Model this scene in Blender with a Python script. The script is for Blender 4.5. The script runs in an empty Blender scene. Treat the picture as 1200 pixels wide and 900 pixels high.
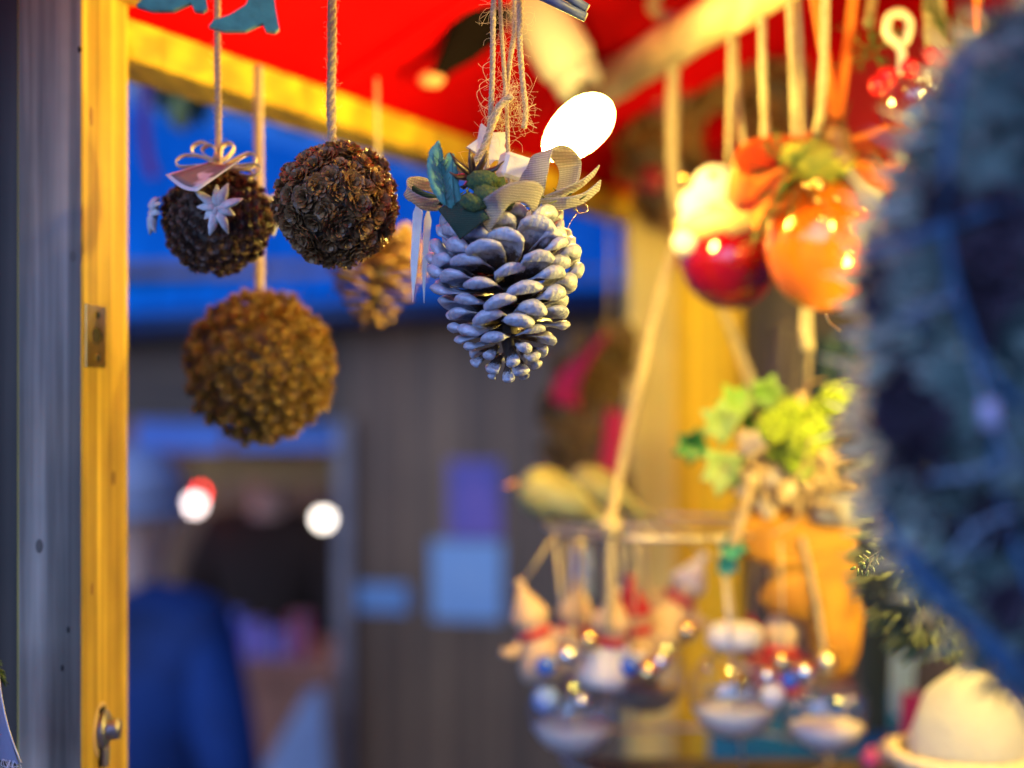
import bpy, math, random
from mathutils import Vector, Matrix, Quaternion
random.seed(7)
sc = bpy.context.scene
PI = math.pi
# ------------------------------------------------------------------ camera
CZ = 1.85
F = 1200 * 50 / 36.0
cam_d = bpy.data.cameras.new('camera'); cam = bpy.data.objects.new('camera', cam_d)
sc.collection.objects.link(cam); sc.camera = cam
cam.location = (0, 0, CZ); cam.rotation_euler = (PI / 2, 0, 0)
cam_d.lens = 50; cam_d.sensor_width = 36; cam_d.clip_start = 0.05; cam_d.clip_end = 2000
cam_d.dof.use_dof = True; cam_d.dof.focus_distance = 0.765; cam_d.dof.aperture_fstop = 2.45
# ------------------------------------------------------------------ world (blue dusk)
w = bpy.data.worlds.new('World'); sc.world = w; w.use_nodes = True
nt = w.node_tree; bg = nt.nodes['Background']
sky = nt.nodes.new('ShaderNodeTexSky'); sky.sky_type = 'NISHITA'; sky.sun_disc = False
sky.sun_elevation = math.radians(6); sky.sun_rotation = math.radians(200)
sky.ozone_density = 6; sky.air_density = 1.0; sky.dust_density = 0.3
tint = nt.nodes.new('ShaderNodeMix'); tint.data_type = 'RGBA'; tint.blend_type = 'MULTIPLY'
tint.inputs[0].default_value = 1; tint.inputs[7].default_value = (0.60, 0.68, 1.32, 1)
nt.links.new(sky.outputs[0], tint.inputs[6]); nt.links.new(tint.outputs[2], bg.inputs[0])
bg.inputs[1].default_value = 0.15
sd = bpy.data.lights.new('dusk_sun', 'SUN'); sd.energy = 3.0; sd.angle = math.radians(60); sd.color = (0.36, 0.56, 1.0)
so = bpy.data.objects.new('dusk_sun', sd); sc.collection.objects.link(so)
so.rotation_euler = Vector((0.50, 0.78, -0.30)).to_track_quat('-Z', 'Y').to_euler()
vs = sc.view_settings; vs.view_transform = 'Standard'; vs.look = 'None'; vs.exposure = 0; vs.gamma = 1
sc.cycles.use_denoising = True
sc.cycles.caustics_reflective = False; sc.cycles.caustics_refractive = False
sc.cycles.max_bounces = 8; sc.cycles.transparent_max_bounces = 24
sc.cycles.sample_clamp_indirect = 20
BULB = (330.0, 245.0, 45.0)

# ------------------------------------------------------------------ helpers
def P(px, py, Y): return Vector(((px - 600) / F * Y, Y, CZ - (py - 450) / F * Y))
def px2m(n, Y): return n / F * Y
WL = {}
class MB:
    def __init__(s): s.v = []; s.f = []; s.sm = []
    def add(s, vs, fs, smooth=True):
        b = len(s.v); s.v += [tuple(v) for v in vs]
        for f in fs: s.f.append([i + b for i in f]); s.sm.append(smooth)
    def box(s, c, d, rot=None, bev=0.0):
        c = Vector(c); x, y, z = d[0] / 2, d[1] / 2, d[2] / 2
        R = rot if rot else Matrix.Identity(3)
        if bev <= 0:
            vs = [c + R @ Vector((a * x, b * y, e * z)) for a in (-1, 1) for b in (-1, 1) for e in (-1, 1)]
            s.add(vs, [(0, 1, 3, 2), (4, 6, 7, 5), (0, 4, 5, 1), (2, 3, 7, 6), (0, 2, 6, 4), (1, 5, 7, 3)], False)
            return
        k = bev; vs = []; idx = {}
        for a in (-1, 1):
            for b in (-1, 1):
                for e in (-1, 1):
                    for m in range(3):
                        p = [a * (x - k), b * (y - k), e * (z - k)]
                        p[m] = (a * x, b * y, e * z)[m]
                        idx[(a, b, e, m)] = len(vs); vs.append(c + R @ Vector(p))
        fs = []
        for m in range(3):
            o = [i for i in range(3) if i != m]
            for sg in (-1, 1):
                q = []
                for (u, t) in ((-1, -1), (1, -1), (1, 1), (-1, 1)):
                    k3 = [0, 0, 0]; k3[m] = sg; k3[o[0]] = u; k3[o[1]] = t
                    q.append(idx[(k3[0], k3[1], k3[2], m)])
                if (sg < 0) != (m == 1): q.reverse()
                fs.append(q)
        for m in range(3):      # edges along axis m
            o = [i for i in range(3) if i != m]
            for u in (-1, 1):
                for t in (-1, 1):
                    ks = []
                    for sg in (-1, 1):
                        k3 = [0, 0, 0]; k3[m] = sg; k3[o[0]] = u; k3[o[1]] = t; ks.append(tuple(k3))
                    fs.append([idx[ks[0] + (o[0],)], idx[ks[1] + (o[0],)], idx[ks[1] + (o[1],)], idx[ks[0] + (o[1],)]])
        for a in (-1, 1):
            for b in (-1, 1):
                for e in (-1, 1): fs.append([idx[(a, b, e, m)] for m in range(3)])
        s.add(vs, fs, False)
    def tube(s, pts, r, n=8, closed=False, caps=True, flat=1.0):
        pts = [Vector(p) for p in pts]; m = len(pts); vs = []
        rs = r if isinstance(r, (list, tuple)) else [r] * m
        up = None
        for i, p in enumerate(pts):
            if closed: t = pts[(i + 1) % m] - pts[i - 1]
            else: t = pts[min(i + 1, m - 1)] - pts[max(i - 1, 0)]
            t = t.normalized() if t.length > 1e-9 else Vector((0, 0, 1))
            if up is None:
                up = t.orthogonal().normalized()
            else:
                up = (up - t * up.dot(t)); up = up.normalized() if up.length > 1e-6 else t.orthogonal().normalized()
            q = t.cross(up)
            for k in range(n):
                a = 2 * PI * k / n
                vs.append(p + (up * math.cos(a) + q * math.sin(a) * flat) * rs[i])
        fs = []
        for i in range(m if closed else m - 1):
            j = (i + 1) % m
            for k in range(n):
                l = (k + 1) % n
                fs.append((i * n + k, i * n + l, j * n + l, j * n + k))
        if caps and not closed:
            fs.append(tuple(range(n - 1, -1, -1))); fs.append(tuple((m - 1) * n + k for k in range(n)))
        s.add(vs, fs)
    def ball(s, c, r, seg=16, rings=10, scale=(1, 1, 1), rot=None, fn=None):
        c = Vector(c); R = rot if rot else Matrix.Identity(3); vs = []
        vs.append(c + R @ Vector((0, 0, r * scale[2] * (fn(Vector((0, 0, 1))) if fn else 1))))
        for i in range(1, rings):
            th = PI * i / rings
            for k in range(seg):
                a = 2 * PI * k / seg
                d = Vector((math.sin(th) * math.cos(a), math.sin(th) * math.sin(a), math.cos(th)))
                q = r * (fn(d) if fn else 1)
                vs.append(c + R @ Vector((d.x * q * scale[0], d.y * q * scale[1], d.z * q * scale[2])))
        vs.append(c + R @ Vector((0, 0, -r * scale[2] * (fn(Vector((0, 0, -1))) if fn else 1))))
        fs = []
        for k in range(seg): fs.append((0, 1 + k, 1 + (k + 1) % seg))
        for i in range(rings - 2):
            for k in range(seg):
                a = 1 + i * seg + k; b = 1 + i * seg + (k + 1) % seg
                fs.append((a, a + seg, b + seg, b))
        L = len(vs) - 1
        for k in range(seg): fs.append((L, L - seg + (k + 1) % seg, L - seg + k))
        s.add(vs, fs)
    def lathe(s, prof, c, n=20, rot=None):
        c = Vector(c); R = rot if rot else Matrix.Identity(3); vs = []; fs = []
        for (r, z) in prof:
            for k in range(n):
                a = 2 * PI * k / n; vs.append(c + R @ Vector((r * math.cos(a), r * math.sin(a), z)))
        for i in range(len(prof) - 1):
            for k in range(n):
                l = (k + 1) % n; fs.append((i * n + k, i * n + l, (i + 1) * n + l, (i + 1) * n + k))
        s.add(vs, fs)
    def prism(s, outline, o, u, v, th, smooth=False):
        """outline in (u,v) coordinates about o, thickness th along u x v"""
        o = Vector(o); u = Vector(u).normalized(); v = Vector(v).normalized(); w_ = u.cross(v).normalized()
        n = len(outline)
        vs = [o + u * a + v * b + w_ * (th / 2) for a, b in outline] + [o + u * a + v * b - w_ * (th / 2) for a, b in outline]
        fs = [tuple(range(n)), tuple(range(2 * n - 1, n - 1, -1))] + [(i, i + n, (i + 1) % n + n, (i + 1) % n) for i in range(n)]
        s.add(vs, fs, smooth)
    def ribbon(s, pts, wd, width, th=0.0006, nw=3):
        """a ribbon along pts, its width along wd (vector or list), with real thickness"""
        pts = [Vector(p) for p in pts]; m = len(pts); vs = []
        for i, p in enumerate(pts):
            t = (pts[min(i + 1, m - 1)] - pts[max(i - 1, 0)]).normalized()
            wv = Vector(wd[i] if isinstance(wd, list) else wd); wv = (wv - t * wv.dot(t)).normalized()
            nn = t.cross(wv); ww = width[i] if isinstance(width, list) else width
            for sgn in (1, -1):
                for k in range(nw + 1):
                    f = -0.5 + k / nw
                    vs.append(p + wv * f * ww + nn * (sgn * th / 2 + 0.08 * ww * (0.25 - f * f)))
        n = nw + 1; fs = []
        for i in range(m - 1):
            a = i * 2 * n; b = a + 2 * n
            for k in range(nw):
                fs.append((a + k, a + k + 1, b + k + 1, b + k))
                fs.append((a + n + k, b + n + k, b + n + k + 1, a + n + k + 1))
            fs.append((a, b, b + n, a + n)); fs.append((a + nw, a + n + nw, b + n + nw, b + nw))
        e = (m - 1) * 2 * n
        fs.append(tuple(range(0, n)) + tuple(range(2 * n - 1, n - 1, -1)))
        fs.append(tuple(e + k for k in range(0, n)) + tuple(e + k for k in range(2 * n - 1, n - 1, -1)))
        s.add(vs, fs)
    def mesh(s, name, off=Vector((0, 0, 0))):
        me = bpy.data.meshes.new(name)
        me.from_pydata([(v[0] - off[0], v[1] - off[1], v[2] - off[2]) for v in s.v], [], s.f)
        me.polygons.foreach_set('use_smooth', s.sm); me.update(); return me
def link(o):
    sc.collection.objects.link(o); return o
def base(name): return name.split('.')[0]
def thing(name, label, cat, loc, group=None):
    o = link(bpy.data.objects.new(name, None)); o.location = loc; o.empty_display_size = 0.02
    o['label'] = label; o['category'] = cat
    if group: o['group'] = group
    WL[o.name] = Vector(loc); return o
def part(name, mb, mat, parent, label=None, kind=None):
    off = WL[parent.name]
    me = mb.mesh(name, off); me.materials.append(mat)
    o = link(bpy.data.objects.new(name, me)); o.parent = parent
    if label: o['label'] = label
    if kind: o['kind'] = kind
    WL[o.name] = off; return o
def single(name, mb, mat, label, cat, loc, group=None):
    me = mb.mesh(name, Vector(loc)); me.materials.append(mat)
    o = link(bpy.data.objects.new(name, me)); o.location = loc
    o['label'] = label; o['category'] = cat
    if group: o['group'] = group
    WL[o.name] = Vector(loc); return o
def struct(name, mb, mat, parent=None):
    me = mb.mesh(name); me.materials.append(mat)
    o = link(bpy.data.objects.new(name, me)); o['kind'] = 'structure'; WL[o.name] = Vector((0, 0, 0)); return o
def inst(name, me, parent, M):
    """copy sharing mesh data, world matrix M, parented to unrotated parent"""
    o = link(bpy.data.objects.new(name, me)); o.parent = parent
    o.matrix_local = Matrix.Translation(-WL[parent.name]) @ M; return o
def frame(pos, z, up=None, scale=1.0, spin=0.0, sx=1, sy=1, sz=1):
    """matrix with local Z along z"""
    z = Vector(z).normalized(); q = z.to_track_quat('Z', 'Y')
    return Matrix.Translation(pos) @ q.to_matrix().to_4x4() @ Matrix.Rotation(spin, 4, 'Z') @ Matrix.Diagonal((scale * sx, scale * sy, scale * sz, 1))
def interp(pts, n):
    """Catmull-Rom through pts"""
    pts = [Vector(p) for p in pts]; out = []
    for i in range(len(pts) - 1):
        p0 = pts[max(i - 1, 0)]; p1 = pts[i]; p2 = pts[i + 1]; p3 = pts[min(i + 2, len(pts) - 1)]
        for k in range(n):
            t = k / n
            out.append(0.5 * ((2 * p1) + (p2 - p0) * t + (2 * p0 - 5 * p1 + 4 * p2 - p3) * t * t + (3 * p1 - p0 - 3 * p2 + p3) * t ** 3))
    out.append(pts[-1]); return out
def resample(pts, step):
    out = [pts[0].copy()]; acc = 0
    for a, b in zip(pts, pts[1:]):
        L = (b - a).length
        if L < 1e-9: continue
        n = max(1, round(L / step))
        for k in range(1, n + 1): out.append(a.lerp(b, k / n))
    return out
def rope(mb, pts, r, pitch=None, fine=True):
    pts = [Vector(p) for p in pts]
    if not fine:
        mb.tube(resample(pts, r * 4), [r * (0.9 + 0.2 * random.random()) for _ in resample(pts, r * 4)], 7); return
    pitch = pitch or r * 6
    pts = resample(pts, pitch / 7)
    for st in range(3):
        ph = st * 2 * PI / 3; L = 0; q = []; up = None
        for i, p in enumerate(pts):
            t = (pts[min(i + 1, len(pts) - 1)] - pts[max(i - 1, 0)]).normalized()
            if up is None: up = t.orthogonal().normalized()
            up = (up - t * up.dot(t)).normalized(); s_ = t.cross(up)
            if i: L += (pts[i] - pts[i - 1]).length
            a = ph + 2 * PI * L / pitch
            q.append(p + (up * math.cos(a) + s_ * math.sin(a)) * r * 0.48)
        mb.tube(q, r * 0.58, 6)
def fuzz(mb, pts, n, length, r=0.00007, spread=1.0):
    pts = [Vector(p) for p in pts]; pts = resample(pts, 0.002)
    for _ in range(n):
        p = random.choice(pts); d = Vector((random.gauss(0, 1), random.gauss(0, 1), random.gauss(0, 1))).normalized()
        d2 = Vector((random.gauss(0, 1), random.gauss(0, 1), random.gauss(0, 1))).normalized()
        L = length * random.uniform(0.3, 1.0)
        q = [p, p + d * L * 0.4 * spread, p + (d + d2 * 0.7).normalized() * L * 0.8 * spread, p + (d * 0.5 + d2).normalized() * L * spread]
        mb.tube(interp(q, 2), r, 3, caps=False)

# ------------------------------------------------------------------ materials
def mat(name, col, rough=0.6, metal=0.0, col2=None, scale=20, stretch=(1, 1, 1), bump=0.0, bscale=None, emit=None, es=0, sheen=0, spec=0.5,
        rot=(0, 0, 0), detail=4, ramp=(0.35, 0.65), sub=0, coat=0, randv=0.0, trans=0.0):
    m = bpy.data.materials.new(name); m.use_nodes = True; n = m.node_tree; b = n.nodes['Principled BSDF']
    b.inputs['Roughness'].default_value = rough; b.inputs['Metallic'].default_value = metal
    b.inputs['Specular IOR Level'].default_value = spec; b.inputs['Coat Weight'].default_value = coat
    b.inputs['Sheen Weight'].default_value = sheen
    if sub: b.inputs['Subsurface Weight'].default_value = sub; b.inputs['Subsurface Scale'].default_value = 0.01
    tc = n.nodes.new('ShaderNodeTexCoord'); mp = n.nodes.new('ShaderNodeMapping')
    mp.inputs['Scale'].default_value = stretch; mp.inputs['Rotation'].default_value = rot
    n.links.new(tc.outputs['Object'], mp.inputs[0])
    col = tuple(col) + (1,)
    b.inputs['Base Color'].default_value = col
    out = None
    if col2:
        t = n.nodes.new('ShaderNodeTexNoise'); t.inputs['Scale'].default_value = scale; t.inputs['Detail'].default_value = detail
        n.links.new(mp.outputs[0], t.inputs['Vector'])
        r = n.nodes.new('ShaderNodeValToRGB'); r.color_ramp.elements[0].color = col; r.color_ramp.elements[1].color = tuple(col2) + (1,)
        r.color_ramp.elements[0].position, r.color_ramp.elements[1].position = ramp
        n.links.new(t.outputs['Fac'], r.inputs[0]); out = r.outputs[0]; n.links.new(out, b.inputs['Base Color'])
    if randv:
        oi = n.nodes.new('ShaderNodeObjectInfo'); hv = n.nodes.new('ShaderNodeHueSaturation')
        mr = n.nodes.new('ShaderNodeMapRange'); mr.inputs[3].default_value = 1 - randv; mr.inputs[4].default_value = 1 + randv
        n.links.new(oi.outputs['Random'], mr.inputs[0]); n.links.new(mr.outputs[0], hv.inputs['Value'])
        if out: n.links.new(out, hv.inputs['Color'])
        else: hv.inputs['Color'].default_value = col
        n.links.new(hv.outputs[0], b.inputs['Base Color'])
    if bump:
        t2 = n.nodes.new('ShaderNodeTexNoise'); t2.inputs['Scale'].default_value = bscale or scale * 2; t2.inputs['Detail'].default_value = 5
        n.links.new(mp.outputs[0], t2.inputs['Vector'])
        bp = n.nodes.new('ShaderNodeBump'); bp.inputs['Strength'].default_value = bump; bp.inputs['Distance'].default_value = 0.002
        n.links.new(t2.outputs['Fac'], bp.inputs['Height']); n.links.new(bp.outputs[0], b.inputs['Normal'])
    if emit:
        b.inputs['Emission Color'].default_value = tuple(emit) + (1,); b.inputs['Emission Strength'].default_value = es
    if trans:
        o_ = [x for x in n.nodes if x.type == 'OUTPUT_MATERIAL'][0]; tl = n.nodes.new('ShaderNodeBsdfTranslucent'); ms = n.nodes.new('ShaderNodeMixShader'); ms.inputs[0].default_value = trans
        if b.inputs['Base Color'].links: n.links.new(b.inputs['Base Color'].links[0].from_socket, tl.inputs[0])
        else: tl.inputs[0].default_value = col
        n.links.new(b.outputs[0], ms.inputs[1]); n.links.new(tl.outputs[0], ms.inputs[2]); n.links.new(ms.outputs[0], o_.inputs[0])
    return m
def wood(name, c1, c2, along='Z', scale=60, rough=0.6, bump=0.35, rot=(0, 0, 0), randv=0.0):
    st = {'Z': (1, 1, 0.03), 'X': (0.03, 1, 1), 'Y': (1, 0.03, 1)}[along]
    m = mat(name, c1, rough, col2=c2, scale=scale, stretch=st, bump=bump, bscale=scale * 1.7, rot=rot, detail=6, ramp=(0.36, 0.62), randv=randv)
    n = m.node_tree; b = n.nodes['Principled BSDF']; src = b.inputs['Base Color'].links[0].from_socket; mp = [x for x in n.nodes if x.type == 'MAPPING'][0]
    wv = n.nodes.new('ShaderNodeTexWave'); wv.bands_direction = {'Z': 'X', 'X': 'Z', 'Y': 'X'}[along]; wv.inputs['Scale'].default_value = scale * .35; wv.inputs['Distortion'].default_value = 9; wv.inputs['Detail'].default_value = 3; wv.inputs['Detail Scale'].default_value = 1.4
    n.links.new(mp.outputs[0], wv.inputs['Vector'])
    st2_ = n.nodes.new('ShaderNodeTexNoise'); st2_.inputs['Scale'].default_value = scale * .16; st2_.inputs['Detail'].default_value = 4
    tc = [x for x in n.nodes if x.type == 'TEX_COORD'][0]; n.links.new(tc.outputs['Object'], st2_.inputs['Vector'])
    a_ = n.nodes.new('ShaderNodeMapRange'); a_.inputs[3].default_value = .74; a_.inputs[4].default_value = 1.08; n.links.new(wv.outputs['Fac'], a_.inputs[0])
    b_ = n.nodes.new('ShaderNodeMapRange'); b_.inputs[1].default_value = .3; b_.inputs[2].default_value = .6; b_.inputs[3].default_value = .70; b_.inputs[4].default_value = 1.05; n.links.new(st2_.outputs['Fac'], b_.inputs[0])
    mu = n.nodes.new('ShaderNodeMath'); mu.operation = 'MULTIPLY'; n.links.new(a_.outputs[0], mu.inputs[0]); n.links.new(b_.outputs[0], mu.inputs[1])
    hv = n.nodes.new('ShaderNodeHueSaturation'); n.links.new(mu.outputs[0], hv.inputs['Value']); n.links.new(src, hv.inputs['Color']); n.links.new(hv.outputs[0], b.inputs['Base Color'])
    return m
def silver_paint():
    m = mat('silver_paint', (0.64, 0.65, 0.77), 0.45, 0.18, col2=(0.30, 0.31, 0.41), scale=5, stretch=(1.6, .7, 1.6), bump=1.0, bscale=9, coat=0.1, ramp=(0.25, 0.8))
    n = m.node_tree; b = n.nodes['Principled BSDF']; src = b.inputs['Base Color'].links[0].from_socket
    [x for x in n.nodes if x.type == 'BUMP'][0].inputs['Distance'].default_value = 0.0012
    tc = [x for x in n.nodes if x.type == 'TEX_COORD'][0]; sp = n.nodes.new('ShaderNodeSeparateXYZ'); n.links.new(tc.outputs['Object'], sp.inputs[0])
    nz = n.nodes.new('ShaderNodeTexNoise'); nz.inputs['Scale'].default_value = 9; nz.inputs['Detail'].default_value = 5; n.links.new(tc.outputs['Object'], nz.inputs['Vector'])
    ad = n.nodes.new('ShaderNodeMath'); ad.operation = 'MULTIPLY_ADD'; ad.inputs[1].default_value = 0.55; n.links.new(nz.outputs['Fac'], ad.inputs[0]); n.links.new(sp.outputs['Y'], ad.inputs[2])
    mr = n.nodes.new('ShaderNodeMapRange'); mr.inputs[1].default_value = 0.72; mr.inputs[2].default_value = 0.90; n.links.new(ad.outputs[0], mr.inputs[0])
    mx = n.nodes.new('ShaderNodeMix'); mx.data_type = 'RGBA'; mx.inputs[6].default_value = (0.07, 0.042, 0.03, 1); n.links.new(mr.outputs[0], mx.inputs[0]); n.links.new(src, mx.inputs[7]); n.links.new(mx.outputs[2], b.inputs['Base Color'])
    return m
def weave(name, c1, c2, scale, rough=0.85, bump=0.6, stretch=(1, 1, 1), rot=(0, 0, 0)):
    m = mat(name, c1, rough); n = m.node_tree; b = n.nodes['Principled BSDF']; mp = [x for x in n.nodes if x.type == 'MAPPING'][0]
    mp.inputs['Scale'].default_value = stretch; mp.inputs['Rotation'].default_value = rot
    ws = []
    for ax in ('X', 'Z'):
        wv = n.nodes.new('ShaderNodeTexWave'); wv.bands_direction = ax; wv.inputs['Scale'].default_value = scale if ax == 'X' else scale * 0.6
        wv.inputs['Distortion'].default_value = 1.2; wv.inputs['Detail'].default_value = 1
        n.links.new(mp.outputs[0], wv.inputs['Vector']); ws.append(wv)
    mu = n.nodes.new('ShaderNodeMath'); mu.operation = 'MULTIPLY'; n.links.new(ws[0].outputs['Fac'], mu.inputs[0]); n.links.new(ws[1].outputs['Fac'], mu.inputs[1])
    r = n.nodes.new('ShaderNodeValToRGB'); r.color_ramp.elements[0].color = tuple(c2) + (1,); r.color_ramp.elements[1].color = tuple(c1) + (1,)
    r.color_ramp.elements[1].position = 0.45
    n.links.new(mu.outputs[0], r.inputs[0]); n.links.new(r.outputs[0], b.inputs['Base Color'])
    bp = n.nodes.new('ShaderNodeBump'); bp.inputs['Strength'].default_value = bump; bp.inputs['Distance'].default_value = 0.0008
    n.links.new(mu.outputs[0], bp.inputs['Height']); n.links.new(bp.outputs[0], b.inputs['Normal'])
    return m
def glass(name, col=(1, 1, 1), lo=0.06, hi=0.9, rough=0.02):
    m = bpy.data.materials.new(name); m.use_nodes = True; n = m.node_tree
    for x in list(n.nodes):
        if x.type == 'BSDF_PRINCIPLED': n.nodes.remove(x)
    o = [x for x in n.nodes if x.type == 'OUTPUT_MATERIAL'][0]
    tr = n.nodes.new('ShaderNodeBsdfTransparent'); tr.inputs[0].default_value = tuple(col) + (1,)
    gl = n.nodes.new('ShaderNodeBsdfGlossy'); gl.inputs['Roughness'].default_value = rough
    lw = n.nodes.new('ShaderNodeLayerWeight'); lw.inputs[0].default_value = 0.35
    mr = n.nodes.new('ShaderNodeMapRange'); mr.inputs[3].default_value = lo; mr.inputs[4].default_value = hi
    pw = n.nodes.new('ShaderNodeMath'); pw.operation = 'POWER'; pw.inputs[1].default_value = 2.0
    n.links.new(lw.outputs['Facing'], pw.inputs[0]); n.links.new(pw.outputs[0], mr.inputs[0])
    mx = n.nodes.new('ShaderNodeMixShader'); n.links.new(mr.outputs[0], mx.inputs[0]); n.links.new(tr.outputs[0], mx.inputs[1]); n.links.new(gl.outputs[0], mx.inputs[2])
    n.links.new(mx.outputs[0], o.inputs[0]); return m

POST = wood('pine_post', (0.76, 0.53, 0.07), (0.46, 0.29, 0.035), scale=70, rough=0.55)
GREYW = wood('skylit_grey_face', (0.44, 0.37, 0.29), (0.12, 0.095, 0.07), scale=70, rough=0.5)  # grey of the sky-lit front face, painted as a second wood colour
BOARD = wood('weathered_dark_board', (0.075, 0.05, 0.035), (0.03, 0.02, 0.015))
BEAMW = wood('pine_beam', (0.76, 0.50, 0.025), (0.58, 0.35, 0.015), along='Y', rot=(0, 0, math.radians(24.5)), scale=50)
POLEW = wood('peeled_pole', (0.84, 0.70, 0.46), (0.66, 0.50, 0.28), along='Y', rot=(0, 0, math.radians(-14)), scale=45)
BPOST = wood('back_post_pine', (0.84, 0.54, 0.008), (0.72, 0.42, 0.005), scale=30)
BATTEN = wood('pale_batten_pine', (0.88, 0.68, 0.24), (0.76, 0.54, 0.15), scale=30)
CANVAS = mat('red_canvas', (0.60, 0.0012, 0.003), 0.85, col2=(0.42, 0.001, 0.004), scale=5, bump=0.1, bscale=300, spec=0.03)
METAL = mat('zinc', (0.50, 0.48, 0.45), 0.42, 1.0, col2=(0.3, 0.3, 0.32), scale=120, bump=0.3, bscale=400)
BRASS = mat('brass_plate', (0.72, 0.52, 0.18), 0.32, 1.0, col2=(0.55, 0.38, 0.12), scale=150)
DARKM = mat('dark_metal', (0.05, 0.05, 0.055), 0.4, 0.8)
BLACKH = mat('dark_hollow', (0.02, 0.017, 0.015), 0.9)
CREAM = mat('cream_enamel', (0.50, 0.47, 0.46), 0.6)
JUTE = mat('jute_rope', (0.66, 0.52, 0.34), 0.9, col2=(0.42, 0.30, 0.17), scale=900, bump=0.5, bscale=1500, sheen=0.3)
CORD = mat('pale_cord', (0.54, 0.44, 0.29), 0.9, col2=(0.36, 0.28, 0.16), scale=400, bump=0.4, bscale=900)
FIB = mat('jute_fibre', (0.9, 0.80, 0.60), 0.8, trans=.5)
SILVER = silver_paint()
CORE = mat('cone_core', (0.10, 0.075, 0.06), 0.8)
BROWN = mat('dark_cone_scale', (0.36, 0.19, 0.075), 0.36, col2=(0.10, 0.05, 0.022), scale=2.2, bump=0.3, bscale=6, randv=0.25)
BROWN2 = mat('umber_cone_scale', (0.17, 0.085, 0.050), 0.4, col2=(0.06, 0.03, 0.02), scale=2.2, bump=0.3, bscale=6, randv=0.25)
GOLDB = mat('golden_brown_cone', (0.40, 0.245, 0.045), 0.36, col2=(0.13, 0.07, 0.015), scale=2.2, bump=0.3, bscale=6, randv=0.25)
TANC = mat('tan_cone_scale', (0.46, 0.28, 0.10), 0.25, col2=(0.16, 0.08, 0.03), scale=3, bump=0.3, bscale=8, randv=0.2)
LINEN = weave('linen_ribbon', (0.90, 0.88, 0.86), (0.50, 0.47, 0.45), 420, bump=1.0)
FELTG = weave('green_knit', (0.04, 0.10, 0.06), (0.012, 0.03, 0.02), 500)
n_ = LINEN.node_tree; o_ = [x for x in n_.nodes if x.type == 'OUTPUT_MATERIAL'][0]; b_ = n_.nodes['Principled BSDF']; tl = n_.nodes.new('ShaderNodeBsdfTranslucent'); ms = n_.nodes.new('ShaderNodeMixShader'); ms.inputs[0].default_value = .5
n_.links.new(b_.inputs['Base Color'].links[0].from_socket, tl.inputs[0]); n_.links.new(b_.outputs[0], ms.inputs[1]); n_.links.new(tl.outputs[0], ms.inputs[2]); n_.links.new(ms.outputs[0], o_.inputs[0])
LEAFT = mat('teal_leaf', (0.10, 0.34, 0.30), 0.6, col2=(0.07, 0.26, 0.24), scale=200, bump=0.3, bscale=800, sheen=0.3)
ANISE = mat('anise', (0.10, 0.055, 0.035), 0.3, col2=(0.05, 0.03, 0.02), scale=300)
WHITEW = mat('white_wood', (0.78, 0.76, 0.73), 0.6, col2=(0.66, 0.64, 0.62), scale=90, bump=0.3)
STARM = mat('white_felt', (0.72, 0.72, 0.72), 0.9, col2=(0.55, 0.55, 0.57), scale=150, bump=0.5, bscale=700, sheen=0.4)
CREAMR = mat('cream_raffia', (0.80, 0.72, 0.52), 0.55, col2=(0.68, 0.58, 0.38), scale=200, bump=0.3)
CARDW = mat('card_white', (0.75, 0.73, 0.70), 0.6)
CARDG = mat('card_print', (0.20, 0.17, 0.16), 0.5, col2=(0.60, 0.57, 0.56), scale=55, ramp=(0.52, 0.56), detail=1)
TEALF = mat('teal_felt', (0.055, 0.27, 0.27), 0.95, col2=(0.04, 0.20, 0.21), scale=200, sheen=0.4, bump=0.3, bscale=900)
BLACKF = mat('black_felt', (0.006, 0.004, 0.005), 0.95, spec=0.02)
PEACH = mat('peach_felt', (0.65, 0.30, 0.16), 0.9)
BLUES = mat('blue_sticks', (0.035, 0.05, 0.20), 0.5, col2=(0.06, 0.09, 0.30), scale=200)
STICKT = mat('stick_tip', (0.6, 0.4, 0.22), 0.8)

# ------------------------------------------------------------------ neighbouring stall far behind
BROOF = mat('blue_roof_sheet', (0.008, 0.27, 0.74), 0.8, col2=(0.005, 0.21, 0.64), scale=1.5, bump=0.1, spec=0.08)
WALLW = wood('brown_wall_plank', (0.36, 0.165, 0.065), (0.20, 0.09, 0.036), scale=14, randv=0.13)
HEADW = wood('dark_header_board', (0.16, 0.075, 0.025), (0.09, 0.04, 0.014), along='X', scale=14, randv=0.1)
DARKW = wood('interior_board', (0.48, 0.22, 0.07), (0.28, 0.12, 0.04), scale=12, randv=0.15)
ORB = mat('orange_board', (0.65, 0.32, 0.06), 0.6, col2=(0.45, 0.2, 0.05), scale=8)
BLB = mat('blue_fascia', (0.12, 0.25, 0.62), 0.5, col2=(0.08, 0.17, 0.5), scale=3)
GREYP = mat('grey_corner_post', (0.36, 0.25, 0.21), 0.6, col2=(0.26, 0.18, 0.15), scale=14)
PURP = mat('purple_poster', (0.16, 0.10, 0.32), 0.5, col2=(0.28, 0.13, 0.36), scale=9, ramp=(0.45, 0.55))
PALEB = mat('pale_blue_paper', (0.42, 0.52, 0.62), 0.5, col2=(0.34, 0.46, 0.60), scale=12)
NOTE = mat('small_blue_note', (0.22, 0.34, 0.50), 0.6)
COUNT = wood('reddish_counter_board', (0.62, 0.24, 0.12), (0.46, 0.16, 0.08), scale=10, randv=0.12)
SHEET = mat('pale_cloth', (0.50, 0.54, 0.66), 0.9, col2=(0.42, 0.46, 0.58), scale=8, bump=0.3)

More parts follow.
